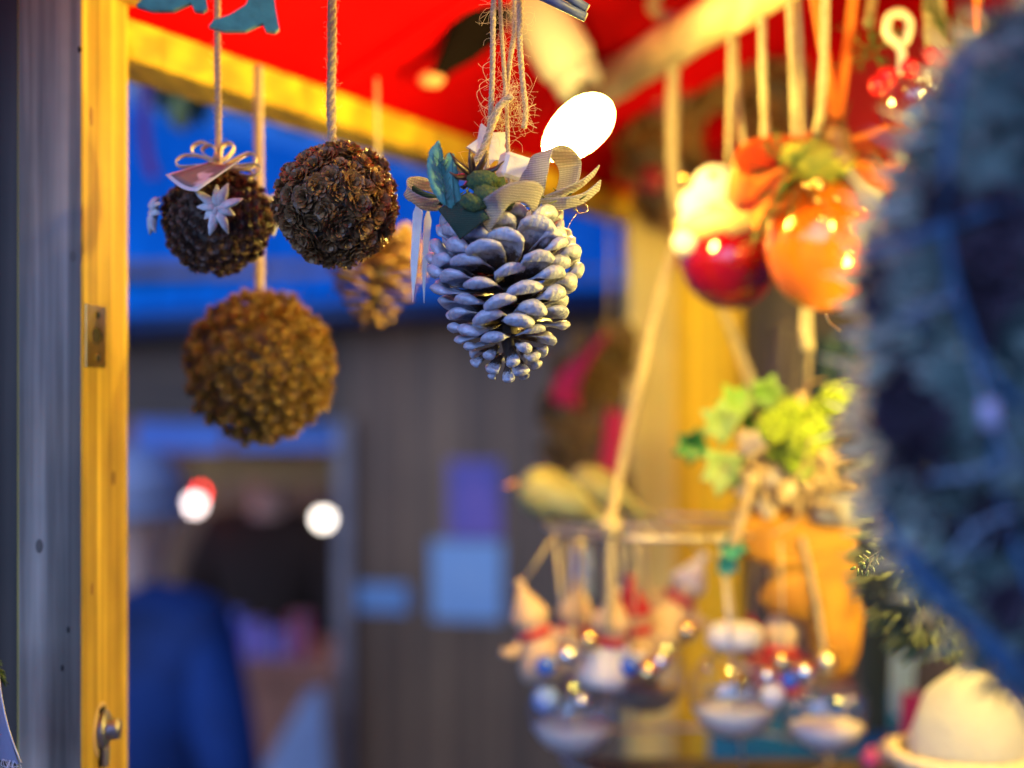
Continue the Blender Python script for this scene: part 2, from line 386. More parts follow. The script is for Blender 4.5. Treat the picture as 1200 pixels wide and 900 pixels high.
st2 = thing('neighbour_stall', 'brown plank stall with a deep blue sloping roof standing across the lane', 'market stall', (0.0, 4.0, 0.0))
def quad_solid(mb, a, b, c, d, th):
    a, b, c, d = map(Vector, (a, b, c, d)); n = (b - a).cross(d - a).normalized() * abs(th)
    mb.add([a, b, c, d, a - n, b - n, c - n, d - n], [(0, 1, 2, 3), (7, 6, 5, 4), (0, 4, 5, 1), (1, 5, 6, 2), (2, 6, 7, 3), (3, 7, 4, 0)], False)
EL, ER = P(-150, 385, 4.1), P(830, 325, 3.6); RL, RR = P(-150, 62, 6.3), P(830, 272, 5.6)
nsh = 22
for i in range(nsh):
    f0, f1 = i / nsh, (i + 1) / nsh - 0.002
    m = MB(); quad_solid(m, EL.lerp(ER, f0), EL.lerp(ER, f1), RL.lerp(RR, f1), RL.lerp(RR, f0), 0.02)
    part('roof_sheet', m, BROOF, st2)
m = MB(); m.tube([EL + Vector((0, -.01, -.035)), ER + Vector((0, -.01, -.035))], 0.03, 8); part('gutter', m, mat('navy_gutter', (0.015, 0.03, 0.09), 0.4), st2)
def wallpt(px, z):      # point on the wall plane under the eave
    a, b = P(-150, 450, 4.25), P(830, 450, 3.8); 
    # intersect column px with line a-b
    k = (px - 600) / F
    t = (k * a.y - a.x) / ((b.x - a.x) - k * (b.y - a.y)); q = a.lerp(b, t); return Vector((q.x, q.y, z))
pxs = [410 + i * 30.5 for i in range(14)]
for i in range(13):
    a, b = wallpt(pxs[i] + 0.8, 0), wallpt(pxs[i + 1] - 0.8, 0); top = 2.2 + 0.0
    off = Vector((0, random.uniform(-.006, .006), 0))
    m = MB(); quad_solid(m, a + off, b + off, Vector((b.x, b.y, 2.16)) + off, Vector((a.x, a.y, 2.16)) + off, -0.025)
    part('wall_plank', m, WALLW, st2)
m = MB(); a, b = wallpt(400, 0) + Vector((0, .06, 0)), wallpt(830, 0) + Vector((0, .06, 0)); quad_solid(m, a, b, Vector((b.x, b.y, 2.15)), Vector((a.x, a.y, 2.15)), -0.02)
part('wall_backing', m, BLACKH, st2)
for i in range(4):      # header boards above the opening
    z0 = CZ - (490 - 450) / F * 4.1 + i * 0.082; a, b = wallpt(-150, z0), wallpt(410, z0)
    m = MB(); quad_solid(m, a, b, b + Vector((0, 0, .078)), a + Vector((0, 0, .078)), -0.03); part('header_board', m, HEADW, st2)
m = MB(); a, b = wallpt(395, 0) + Vector((0, -.04, 0)), wallpt(412, 0) + Vector((0, -.04, 0)); quad_solid(m, a, b, Vector((b.x, b.y, 1.75)), Vector((a.x, a.y, 1.75)), -0.07)
part('corner_post', m, GREYP, st2)
for (x0, x1, y0, y1) in ((158, 262, 492, 528), (272, 396, 488, 526)):
    m = MB(); quad_solid(m, P(x0, y1, 4.12), P(x1, y1, 4.1), P(x1, y0, 4.1), P(x0, y0, 4.12), -0.02); part('fascia_board', m, BLB, st2)
m = MB(); quad_solid(m, P(225, 562, 4.35), P(398, 568, 4.35), P(398, 530, 4.35), P(225, 534, 4.35), -0.03); part('valance_board', m, ORB, st2)
for i in range(9):      # inside back wall
    a, b = P(60 + i * 44, 450, 5.9), P(60 + i * 44 + 42, 450, 5.9); a.z = b.z = 0
    m = MB(); quad_solid(m, a, b, Vector((b.x, b.y, 2.3)), Vector((a.x, a.y, 2.3)), -0.02); part('interior_plank', m, DARKW, st2)
m = MB(); m.box((-0.9, 4.95, 2.18), (2.2, 1.7, 0.03)); part('ceiling_board', m, DARKW, st2)
for i in range(5):      # counter front boards
    a, b = P(225 + i * 32, 450, 3.95), P(225 + i * 32 + 31, 450, 3.95); zt = P(0, 800, 3.95).z
    a.z = b.z = 0.05
    m = MB(); quad_solid(m, a, b, Vector((b.x, b.y, zt)), Vector((a.x, a.y, zt)), -0.02); part('counter_board', m, COUNT, st2)
m = MB(); a = P(215, 800, 3.93); b = P(392, 800, 3.93); m.box(((a.x + b.x) / 2, 4.17, a.z + 0.02), (b.x - a.x, 0.5, 0.035)); part('counter_top', m, COUNT, st2)
# flat notices on the wall
def flat(name, x0, x1, y0, y1, mt, label, cat='notice'):
    a, b = wallpt(x0, 0), wallpt(x1, 0); Y = (a.y + b.y) / 2; o = Vector((0, -.012, 0))
    z1, z0 = P(0, y0, Y).z, P(0, y1, Y).z
    m = MB(); quad_solid(m, Vector((a.x, a.y, z0)) + o, Vector((b.x, b.y, z0)) + o, Vector((b.x, b.y, z1)) + o, Vector((a.x, a.y, z1)) + o, -0.004)
    return single(name, m, mt, label, cat, (a.x, a.y, z0))
flat('poster', 526, 586, 540, 630, PURP, 'blurred violet poster pinned above the pale sheet on the brown wall')
flat('paper_notice', 506, 588, 634, 726, PALEB, 'pale blue sheet of paper pinned low on the brown plank wall')
flat('note', 418, 478, 684, 716, NOTE, 'small dim blue note on the brown wall beside the corner post')
# sheet hanging from counter corner
m = MB(); quad_solid(m, P(292, 930, 3.88), P(385, 930, 3.88), P(378, 805, 3.88), P(360, 812, 3.88), -0.012)
single('draped_cloth', m, SHEET, 'pale grey blue cloth hanging diagonally from the end of the far counter', 'cloth', P(340, 930, 3.88))
# goods on the far counter
GC = [((0.16, 0.20, 0.62), 'blue'), ((0.30, 0.16, 0.55), 'violet'), ((0.20, 0.14, 0.45), 'indigo'), ((0.50, 0.05, 0.10), 'crimson')]
ct = P(0, 800, 3.95).z + 0.04
for i, (x, wd, h, k, lab) in enumerate([(272, 22, 0.13, 0, 'tall blue gift box at the left end of the far counter'),
        (300, 24, 0.10, 1, 'violet gift box with a lid between the tall blue and indigo boxes'),
        (328, 22, 0.08, 2, 'low indigo gift box right of the violet one on the far counter'),
        (352, 24, 0.12, 3, 'crimson gift box at the right of the row on the far counter')]):
    c = P(x, 800, 4.12); W = wd / F * 4.1; rt = thing('gift_box', lab, 'box', (c.x, 4.12, ct), 'gift boxes on the far counter')
    mm = mat('box_' + GC[k][1], GC[k][0], 0.5)
    m = MB(); m.box((c.x, 4.12, ct + h * 0.4), (W, W, h * 0.8), bev=0.003); part('box_body', m, mm, rt)
    m = MB(); m.box((c.x, 4.12, ct + h * 0.9), (W * 1.08, W * 1.08, h * 0.2), bev=0.003); part('box_lid', m, mm, rt)
    m = MB(); m.box((c.x, 4.12, ct + h * 0.5), (W * 0.2, W * 1.1, h * 1.03)); part('box_band', m, mat('silver_band', (0.6, 0.6, 0.65), 0.3, 0.8), rt)
# far bulbs
def far_bulb(px, py, Y, r, em, s, lab):
    c = P(px, py, Y); rt = thing('stall_bulb', lab, 'light bulb', c + Vector((0, 0, 0.1)), 'bare bulbs in the far stall')
    m = MB(); m.ball(c, r, 16, 10); part('bulb_globe', m, mat('bulb_glow', (1, 1, 1), emit=em, es=s), rt)
    m = MB(); m.lathe([(0.0, .05), (0.012, .05), (0.014, .02), (0.012, r * 0.8), (0, r * .8)], c, 10); part('bulb_socket', m, DARKM, rt)
    m = MB(); m.tube([c + Vector((0, 0, .05)), Vector((c.x, c.y, 2.15))], 0.004, 6); part('bulb_cable', m, DARKM, rt)
far_bulb(228, 591, 4.5, 0.021, (1, 0.80, 0.74), 9, 'bare glowing bulb under the red one in the far stall')
far_bulb(232, 578, 4.62, 0.016, (1, 0.02, 0.01), 22, 'small red glowing bulb just above a white bulb in the far stall')
far_bulb(379, 608, 4.5, 0.021, (1, 0.88, 0.74), 10, 'bare white bulb near the corner post of the far stall')

m = MB(); c_ = Vector((-.80, 4.95, 2.0)); rt = thing('stall_bulb', 'unseen bulb added behind the dark header boards to warm the far stall', 'light bulb', c_ + Vector((0, 0, .1)), 'bare bulbs in the far stall')  # unseen bulb added to warm the far stall interior
m.ball(c_, .035, 16, 10); part('bulb_globe', m, mat('added_bulb_glow', (1, 1, 1), emit=(1, .55, .2), es=110), rt)
m = MB(); m.lathe([(0, .08), (.014, .08), (.014, .03), (0, .028)], c_, 10); part('bulb_socket', m, DARKM, rt)
m = MB(); m.tube([c_ + Vector((0, 0, .07)), Vector((c_.x, c_.y, 2.165))], .004, 6); part('bulb_cable', m, DARKM, rt)
# ------------------------------------------------------------------ people
SKIN = mat('skin', (0.55, 0.32, 0.22), 0.55)
def skin_obj(name, nodes, edges, mt, parent, sub=1, rootn=0):
    me = bpy.data.meshes.new(name); off = WL[parent.name]
    me.from_pydata([Vector(n[0]) - off for n in nodes], edges, [])
    o = link(bpy.data.objects.new(name, me)); o.parent = parent; me.materials.append(mt)
    md = o.modifiers.new('skin', 'SKIN'); md.use_smooth_shade = True
    for i, n in enumerate(nodes):
        sv = me.skin_vertices[0].data[i]; sv.radius = (n[1], n[2] if len(n) > 2 else n[1]); sv.use_root = (i == rootn)
    if sub: s_ = o.modifiers.new('smooth', 'SUBSURF'); s_.levels = sub; s_.render_levels = sub
    WL[o.name] = off; return o
def person(x, y, ang, label, coat, trouser, hat, pose, H=1.68, hairc=(0.06, 0.04, 0.03)):
    rt = thing('person', label, 'person', (x, y, 0))
    R = Matrix.Rotation(ang, 3, 'Z')
    def W(a, b, c): return Vector((x, y, 0)) + R @ Vector((a, b, c * H / 1.68))
    # local: +y faces forward
    hipz = 0.86
    L, Rr = pose
    nodes = [(W(0, 0, hipz), .15, .11), (W(0, -.01, 1.08), .135, .10), (W(0, -.01, 1.30), .165, .10), (W(0, 0, 1.42), .06, .055), (W(0, .02, 1.50), .055, .06),
             (W(0, .035, 1.58), .078, .095), (W(0, .03, 1.64), .060, .075),
             (W(-.10, 0, .80), .085, .09), (W(-.10, .01, .46), .058, .06), (W(-.10, -.02, .09), .04, .045), (W(-.10, .12, .035), .035, .03),
             (W(.10, 0, .80), .085, .09), (W(.10, .01, .46), .058, .06), (W(.10, -.02, .09), .04, .045), (W(.10, .12, .035), .035, .03),
             (W(-.19, -.01, 1.34), .055), (W(*L[0]), .042), (W(*L[1]), .028), (W(.19, -.01, 1.34), .055), (W(*Rr[0]), .042), (W(*Rr[1]), .028)]
    ed = [(0, 1), (1, 2), (2, 3), (3, 4), (4, 5), (5, 6), (0, 7), (7, 8), (8, 9), (9, 10), (0, 11), (11, 12), (12, 13), (13, 14), (2, 15), (15, 16), (16, 17), (2, 18), (18, 19), (19, 20)]
    b = skin_obj('body', nodes, ed, trouser, rt, 1)
    b.data.materials.clear(); b.data.materials.append(SKIN)
    k = 1.18
    cn = [(W(0, 0, .70), .20, .15), (W(0, 0, .95), .19, .14), (W(0, -.01, 1.12), .215, .14), (W(0, -.01, 1.30), .215, .14), (W(0, 0.01, 1.47), .10, .095),
          (W(-.20, -.01, 1.37), .085), (W(*L[0]), .072), (W(*L[1]).lerp(W(*L[0]), .1), .045), (W(.20, -.01, 1.37), .085), (W(*Rr[0]), .072), (W(*Rr[1]).lerp(W(*Rr[0]), .1), .045)]
    skin_obj('coat', cn, [(0, 1), (1, 2), (2, 3), (3, 4), (3, 5), (5, 6), (6, 7), (3, 8), (8, 9), (9, 10)], coat, rt, 1)
    for s_ in (-1, 1):
        tn = [(W(s_ * .09, 0, .84), .10), (W(s_ * .10, .01, .46), .075), (W(s_ * .10, -.02, .10), .06)]
        skin_obj('trouser_leg', tn, [(0, 1), (1, 2)], trouser, rt, 1)
        m = MB(); m.ball(W(s_ * .10, .06, .05), 0.06, 12, 8, (0.8, 2.0, 0.85), R); part('shoe', m, DARKM, rt)
        m = MB(); m.ball(W(s_ * .032, .118, 1.575), 0.011, 8, 6); part('eye', m, CARDW, rt)
        m = MB(); m.ball(W(s_ * .084, .02, 1.565), 0.02, 8, 6, (0.4, 0.8, 1.3), R); part('ear', m, SKIN, rt)
        hp = W(*(L[1] if s_ < 0 else Rr[1])); d = (hp - W(*(L[0] if s_ < 0 else Rr[0]))).normalized(); sd_ = d.orthogonal().normalized()
        m = MB(); m.tube([hp, hp + d * .04, hp + d * .085], [.026, .036, .030], 8, flat=0.5)
        for q in range(4):
            o_ = sd_ * (q - 1.5) * .015; m.tube([hp + d * .075 + o_, hp + d * .11 + o_ * 1.15, hp + d * (.14 + .012 * (q in (1, 2))) + o_ * 1.2 - Vector((0, 0, .014))], [.009, .008, .006], 6)
        m.tube([hp + d * .03 + sd_ * .025, hp + d * .06 + sd_ * .05, hp + d * .09 + sd_ * .055], [.011, .009, .007], 6)
        part('hand', m, SKIN, rt)
    m = MB(); m.tube([W(0, .115, 1.60), W(0, .145, 1.555), W(0, .125, 1.54)], [.010, .014, .010], 8); part('nose', m, SKIN, rt)
    m = MB(); m.ball(W(0, .122, 1.518), 0.02, 10, 6, (1.1, 0.35, 0.28), R); part('mouth', m, mat('lips', (0.45, 0.16, 0.14), 0.5), rt)
    if hat:
        m = MB(); m.ball(W(0, .012, 1.635), 0.108, 18, 10, (0.95, 1.08, 0.95), R, fn=lambda d: 1.0 if d.z > -.25 else 0.7)
        m.tube([W(.101 * math.cos(a), .012 + .115 * math.sin(a), 1.605) for a in [i * 2 * PI / 20 for i in range(20)]], .014, 8, closed=True)
        part('knit_hat', m, hat, rt)
    else:
        m = MB(); m.ball(W(0, .0, 1.625), 0.102, 18, 10, (0.92, 1.05, 0.98), R, fn=lambda d: 1.0 if (d.y < .35 or d.z > .35) else 0.8); part('hair', m, mat('dark_hair', hairc, 0.6), rt)
    return rt
COATB = mat('blue_coat_cloth', (0.006, 0.05, 0.22), 0.8, col2=(0.004, 0.014, 0.06), scale=3.5, bump=1, bscale=7)
NAVYT = mat('navy_trouser', (0.02, 0.022, 0.05), 0.9)
COATK = mat('black_coat', (0.035, 0.020, 0.014), 0.95, spec=.1)
HATG = mat('grey_blue_knit', (0.38, 0.42, 0.55), 0.9, bump=0.5, bscale=120)
px_, Yp = 150, 3.0
person((px_ - 600) / F * Yp, Yp, math.radians(-25), 'person in a bright blue coat and grey blue knit hat at the lane edge', COATB, NAVYT, HATG,
       (((-.245, .03, 1.08), (-.22, .16, .90)), ((.245, .02, 1.08), (.23, .12, .88))), H=1.66)
person((318 - 600) / F * 4.75, 4.75, math.radians(165), 'person in a dark brown coat serving behind the far counter', COATK, NAVYT, None,
       (((-.27, .06, 1.10), (-.20, .30, 1.02)), ((.27, .06, 1.10), (.20, .30, 1.02))), H=1.66)

# ------------------------------------------------------------------ ground
m = MB(); m.add([(-400, -200, 0), (400, -200, 0), (400, 900, 0), (-400, 900, 0)], [(0, 1, 2, 3)], False)
struct('ground', m, mat('trodden_paving', (0.20, 0.19, 0.19), 0.8, col2=(0.30, 0.30, 0.32), scale=0.8, bump=0.5, bscale=12))

# ------------------------------------------------------------------ the near stall
ns = thing('christmas_stall', 'near wooden market stall with yellow pine posts and a red canvas canopy', 'market stall', (-0.25, 0.9, 0))
Z = lambda z: CZ + z
# front post: front face x -.2965..-.2535 at Y=.84, 10cm deep
m = MB(); m.box((-0.2730, 0.8895, Z(-0.05) - 0.75), (0.039, 0.099, 2.20), bev=0.0012)
post = part('front_post', m, POST, ns, 'squared post, grey in front and yellow on its inner side')
post_x = -0.2535
post.data.materials.append(GREYW)
for pg in post.data.polygons:
    if pg.normal.y < -.9: pg.material_index = 1
m = MB(); m.box((-0.3035, 0.905, CZ - 0.8), (0.021, 0.09, 2.2), bev=0.001); part('dark_side_board', m, BOARD, ns, 'dark weathered board beside the front post')
m = MB(); m.box((-0.3185, 0.875, CZ - 0.8), (0.003, 0.05, 2.2), bev=0.0005); part('metal_edge_strip', m, METAL, ns)
m = MB(); m.box((-0.372, 0.93, CZ - 0.8), (0.08, 0.03, 2.2), bev=0.001); part('outer_board', m, POST, ns)
# strike plate on inner side face (x = post_x)
def inner(px, py):      # px on the inner face -> world
    Y = post_x / ((px - 600) / F); return P(px, py, Y)
a, b = inner(99, 430), inner(122, 360)
m = MB()
cy, cz, hy, hz = (a.y + b.y) / 2, (a.z + b.z) / 2, (b.y - a.y) / 2, (b.z - a.z) / 2
n = 24; outr = []; inn = []
for k in range(n):
    t = 2 * PI * k / n; cx, sx_ = math.cos(t), math.sin(t); s_ = 1 / max(abs(cx), abs(sx_))
    outr.append((cx * s_ * hy, sx_ * s_ * hz)); inn.append((cx * hy * 0.56 + hy * .05, sx_ * hz * 0.27 + hz * 0.02))
vs = []
for xx in (post_x + 0.0012, post_x + 0.0001):
    for (p, q) in outr: vs.append((xx, cy + p, cz + q))
    for (p, q) in inn: vs.append((xx, cy + p, cz + q))
fs = []
for k in range(n):
    l = (k + 1) % n; fs += [(k, l, n + l, n + k), (2 * n + k, 3 * n + k, 3 * n + l, 2 * n + l), (k, 2 * n + k, 2 * n + l, l), (n + k, n + l, 3 * n + l, 3 * n + k)]
m.add(vs, fs, False); part('strike_plate', m, BRASS, post)
m = MB(); m.lathe([(hy * .0, .0001), (hy * .50, .0001), (hy * .54, .0004)], (post_x + .0002, cy + hy * .05, cz), 20, Matrix.Rotation(PI / 2, 3, 'Y')); part('latch_hole', m, BLACKH, post)
for sg in (-1, 1):
    m = MB(); m.lathe([(0, .0014), (.0008, .0017), (.0022, .0016), (.0026, 0)], (post_x + .0008, cy + hy * .1, cz + sg * hz * .70), 14, Matrix.Rotation(PI / 2, 3, 'Y')); m.box((post_x + .0026, cy + hy * .1, cz + sg * hz * .7), (.0003, .004, .0007)); part('screw', m, DARKM, post)
# bolt near bottom
bc = inner(118, 855)
RX = Matrix.Rotation(PI / 2, 3, 'Y')
m = MB(); m.lathe([(0, .0006), (.0165, .0006), (.017, .0001)], bc, 28, RX); part('countersink', m, mat('rubbed_wood', (0.55, 0.40, 0.22), 0.5), post)
m = MB(); m.box((post_x + .0012, bc.y, bc.z - .010), (.0016, .0105, .0235)); m.box((post_x + .0012, bc.y - .001, bc.z + .010), (.0018, .0085, .008)); part('slot_hollow', m, BLACKH, post)
m = MB(); m.lathe([(0, .0045), (.0104, .0045), (.0116, .0035), (.0116, .0010)], bc, 24, RX); part('washer', m, METAL, post)
m = MB(); m.lathe([(0, .0120), (.0056, .0118), (.0070, .0105), (.0070, .0040)], bc + Vector((0, .001, 0)), 6, RX @ Matrix.Rotation(.3, 3, 'Z')); part('bolt_head', m, METAL, post)
m = MB(); m.box((post_x + .003, bc.y, bc.z - .0165), (.004, .0075, .013), bev=.001); part('bolt_tongue', m, METAL, post)
# knots / nail holes on the front face
for (px, py) in ((80, 738), (73, 783), (93, 58)):
    c = P(px, py, 0.84); m = MB(); m.ball(c + Vector((0, .0003, 0)), .0016, 8, 6, (0.8, .35, 1.6)); part('nail_hole', m, BLACKH, post)
KNOT = mat('wood_knot', (0.30, 0.15, 0.04), .6, col2=(0.14, 0.07, 0.025), scale=260, stretch=(1, 1, .5))
for (px, py, r) in ((107, 136, .0045), (133, 560, .0035), (108, 690, .0030)):
    c = inner(px, py); m = MB(); m.ball(c, r, 14, 8, (.06, 1, 1.35)); part('knot', m, KNOT, post)
for (px, py, r) in ((46, 640, .0028), (85, 300, .0022)):
    c = P(px, py, 0.84); m = MB(); m.ball(c, r, 14, 8, (.8, .06, 1.5)); part('knot', m, mat('grey_knot', (.10, .08, .06), .6), post)
# bracket at top
m = MB(); m.box((-0.238, .905, Z(0.2585)), (.028, .065, .026), Matrix.Rotation(.12, 3, 'X'), bev=.001); part('bracket', m, POST, ns)
# side beam
O = Vector((-0.256, 0.975, Z(0.2225))); D = Vector((0.414, 0.910, 0)); N = Vector((0.910, -0.414, 0))
def pq(p, q, z): return Vector((O.x + N.x * p + D.x * q, O.y + N.y * p + D.y * q, z))
RB = Matrix((N, D, Vector((0, 0, 1)))).transposed()
m = MB(); m.box(pq(-0.025, .53, Z(0.2350)), (0.05, 1.10, 0.028), RB, bev=0.0015); part('side_beam', m, BEAMW, ns)
# canopy
def canopy_z(p): return Z(0.262) + 0.5 * p if p < 0.55 else Z(0.262 + .275) - 0.55 * (p - 0.55)
ps = [-.06 + i * .0251 for i in range(25)] + [.55 + i * .1 for i in range(1, 9)]
qs = [-.45 + i * .03 for i in range(51)]
vs = []; random.seed(3)
for q in qs:
    for p in ps: vs.append(pq(p, q, canopy_z(p) + (0.006 * math.sin(q * 11.2) ** 2 + 0.003 * math.sin(q * 31 + p * 17) * math.sin(p * 23)) * (1 if p > 0 else 0)))
nn = len(ps); fs = [(j * nn + i, j * nn + i + 1, (j + 1) * nn + i + 1, (j + 1) * nn + i) for j in range(len(qs) - 1) for i in range(nn - 1)]
tops = [(v[0], v[1], v[2] + .002) for v in vs]; b0 = len(vs)
m = MB(); m.add(vs, fs); m.add(tops, [tuple(reversed(f)) for f in fs]); part('canopy', m, CANVAS, ns, 'red canvas roof')
for q_ in (-.30, -.02, .27, .56, .85):
    m = MB(); pp = [pq(p_, q_, canopy_z(p_) - .0035) for p_ in [-.05 + i * .1 for i in range(14)]]
    m.ribbon(pp, D, .018, .003, 2); part('canopy_seam', m, CANVAS, ns)
# gable + back wall
m = MB()
q1 = 1.05
pts = [pq(-.03, q1, Z(.30)), pq(.55, q1, Z(.58)), pq(1.35, q1, Z(.14)), pq(1.35, q1, Z(-.02)), pq(-.03, q1, Z(.17))]
pts2 = [p_ + D * .003 for p_ in pts]
m.add(pts + pts2, [(0, 1, 2, 3, 4), (9, 8, 7, 6, 5)] + [(i, i + 5, (i + 1) % 5 + 5, (i + 1) % 5) for i in range(5)], False)
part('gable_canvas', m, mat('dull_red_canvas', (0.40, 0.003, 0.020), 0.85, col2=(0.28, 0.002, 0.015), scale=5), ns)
BACKW = wood('dark_back_board', (0.10, 0.07, 0.05), (0.05, 0.035, 0.03), scale=16, randv=0.2)  # dark brown boards, tone varied per plank
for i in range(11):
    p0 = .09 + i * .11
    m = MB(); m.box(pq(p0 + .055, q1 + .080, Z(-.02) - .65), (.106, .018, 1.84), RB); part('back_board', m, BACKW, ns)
# back posts
m = MB(); m.box((0.187, 1.93, CZ - .83), (.063, .05, 2.14), bev=.002); part('batten', m, BATTEN, ns, 'pale yellow batten on the back post')
m = MB(); m.box((0.265, 1.955, CZ - .83), (.092, .06, 2.14), bev=.002); part('back_post', m, BPOST, ns, 'deep yellow back post')
# pole
PA, PB = Vector((0.078, 1.50, Z(.303))), Vector((0.245, 0.80, Z(.285)))
def polept(px):
    lo, hi = 0.0, 1.0
    for _ in range(30):
        t = (lo + hi) / 2; q = PA.lerp(PB, t)
        if 600 + F * q.x / q.y < px: lo = t
        else: hi = t
    return PA.lerp(PB, t)
pl = [PA.lerp(PB, i / 14) for i in range(-2, 15)]
m = MB(); m.tube(pl, [.0195 + .001 * math.sin(i * 2.1) for i in range(17)], 18); part('hanging_pole', m, POLEW, ns, 'pale peeled pole that the ornaments hang from')
# ------------------------------------------------------------------ the lit lamp
lt = thing('bulb_lamp', 'glowing egg shaped bulb on a cream fitting directly above the silver pine cone', 'lamp', P(690, 100, 1.16))
bcn = P(677, 151, 1.04); ax = (P(702, 130, 1.045) - P(650, 176, 1.035)).normalized()
RBU = ax.to_track_quat('Z', 'Y').to_matrix()
prof = []
for i in range(15):
    t = i / 14; th = PI * t; r = .0168 * math.sin(th) * (1.0 - .20 * math.cos(th) * -1 * 0 - .13 * math.cos(PI - th) * -1)
    prof.append((max(r, 0.00005), -.0300 * math.cos(th)))
m = MB(); m.lathe(prof, bcn, 24, RBU)
bm_ = bpy.data.materials.new('glowing_bulb'); bm_.use_nodes = True
bb = bm_.node_tree.nodes['Principled BSDF']; mx_ = max(BULB)
bb.inputs['Base Color'].default_value = (0.9, 0.9, 0.9, 1)
bb.inputs['Emission Color'].default_value = (BULB[0] / mx_, BULB[1] / mx_, BULB[2] / mx_, 1); bb.inputs['Emission Strength'].default_value = mx_
part('bulb', m, bm_, lt)
f0, f1 = P(684, 106, 1.24), P(598, -40, 1.25); dv = (f1 - f0).normalized()
m = MB(); m.tube([f0, f0 + dv * .012, f0 + dv * .02], [.019, .021, .022], 18)
for k in range(5): m.tube([f0 + dv * (.004 + k * .004), f0 + dv * (.006 + k * .004)], .0225, 18)
part('socket', m, CREAM, lt)
m = MB(); m.tube([P(694, 134, 1.055), P(692, 122, 1.14), f0], [.008, .009, .010], 12); part('neck', m, DARKM, lt)
m = MB(); m.tube([f0 + dv * .02, f0 + dv * .03, f1], [.023, .0265, .0275], 20); part('fitting', m, CREAM, lt)

def more_bulb(c, label, k=1.0):
    rt = thing('bulb_lamp', label, 'lamp', c + Vector((0, 0, .07)), 'bulbs strung under the canopy')
    m = MB(); m.lathe([(a_ * k, b_ * k) for a_, b_ in prof], c, 24, Matrix.Rotation(PI, 3, 'X')); part('bulb', m, bm_, rt)
    m = MB(); m.lathe([(.0001, .062), (.016, .060), (.021, .045), (.021, .024 * k), (.0001, .022 * k)], c, 16); part('socket', m, CREAM, rt)
    pz = (c.x - O.x) * N.x + (c.y - O.y) * N.y
    m = MB(); m.tube([c + Vector((0, 0, .06)), Vector((c.x, c.y, canopy_z(pz) - .002))], .003, 6); part('cable', m, DARKM, rt)
more_bulb(Vector((.25, .66, CZ + .25)), 'bare bulb of the same string under the right side of the canopy, outside the picture')
more_bulb(Vector((.385, .87, CZ - .01)), 'bigger bare bulb hanging low behind the moss wreath, outside the picture', 1.45)

more_bulb(Vector((.49, 1.55, CZ + .12)), 'bare bulb in the back right corner of the stall, outside the picture')
# ------------------------------------------------------------------ pine cones and cone balls
def scale_mesh(name, wd, th, mt, nu=11, nv=12, lip=1.0, cup=0.12, hollow=0.5, seed=0):
    rr = random.Random(seed); vs = []; fs = []
    for i in range(nu):
        u = i / (nu - 1); uu = 1 - (1 - u) ** 1.35
        if u < .8: w_ = wd * (0.34 + 0.66 * math.sin(min(1, uu / .8) * PI / 2) ** 1.3)
        else: w_ = wd * math.sqrt(max(0, 1 - ((uu - .8) / .2) ** 2) * .97 + .03)
        t = th * (0.30 + 0.20 * uu + (0.62 * lip) * math.exp(-((uu - .88) / .10) ** 2))
        if uu > .93: t *= math.sqrt(max(0.03, 1 - ((uu - .93) / .07) ** 2 * .95))
        cz_ = cup * uu ** 2
        for k in range(nv):
            a = 2 * PI * k / nv; x = math.cos(a) * w_ / 2; z = math.sin(a); zz = (abs(z) ** .8) * (1 if z > 0 else -1) * t / 2
            if z < 0 and .40 < uu < .86: zz += hollow * th * max(0, 1 - (x / (w_ * .42)) ** 2) * math.sin((uu - .40) / .46 * PI) * .9
            zz = max(zz, -t) if z < 0 else zz + 0.12 * th * math.exp(-(x / (w_ * .12)) ** 2) * uu
            j = 1 + rr.uniform(-.03, .03)
            vs.append((x * j, uu + rr.uniform(-.006, .006), zz + cz_ - 0.35 * (x * x) * (1 if wd > .3 else 0) + rr.uniform(-.004, .004)))
    for i in range(nu - 1):
        for k in range(nv):
            l = (k + 1) % nv; fs.append((i * nv + k, (i + 1) * nv + k, (i + 1) * nv + l, i * nv + l))
    fs.append(tuple(range(nv))); fs.append(tuple((nu - 1) * nv + nv - 1 - k for k in range(nv)))
    me = bpy.data.meshes.new(name); me.from_pydata(vs, [], fs); me.materials.append(mt)
    me.polygons.foreach_set('use_smooth', [True] * len(fs)); me.update(); return me
def dirframe(pos, out, axis, s, twist=0.0, sx=1):
    y = out.normalized(); x = y.cross(axis).normalized()
    z = x.cross(y).normalized()
    M = Matrix((x * s * sx, y * s, z * s)).transposed().to_4x4()
    return Matrix.Translation(pos) @ M @ Matrix.Rotation(twist, 4, 'Y')
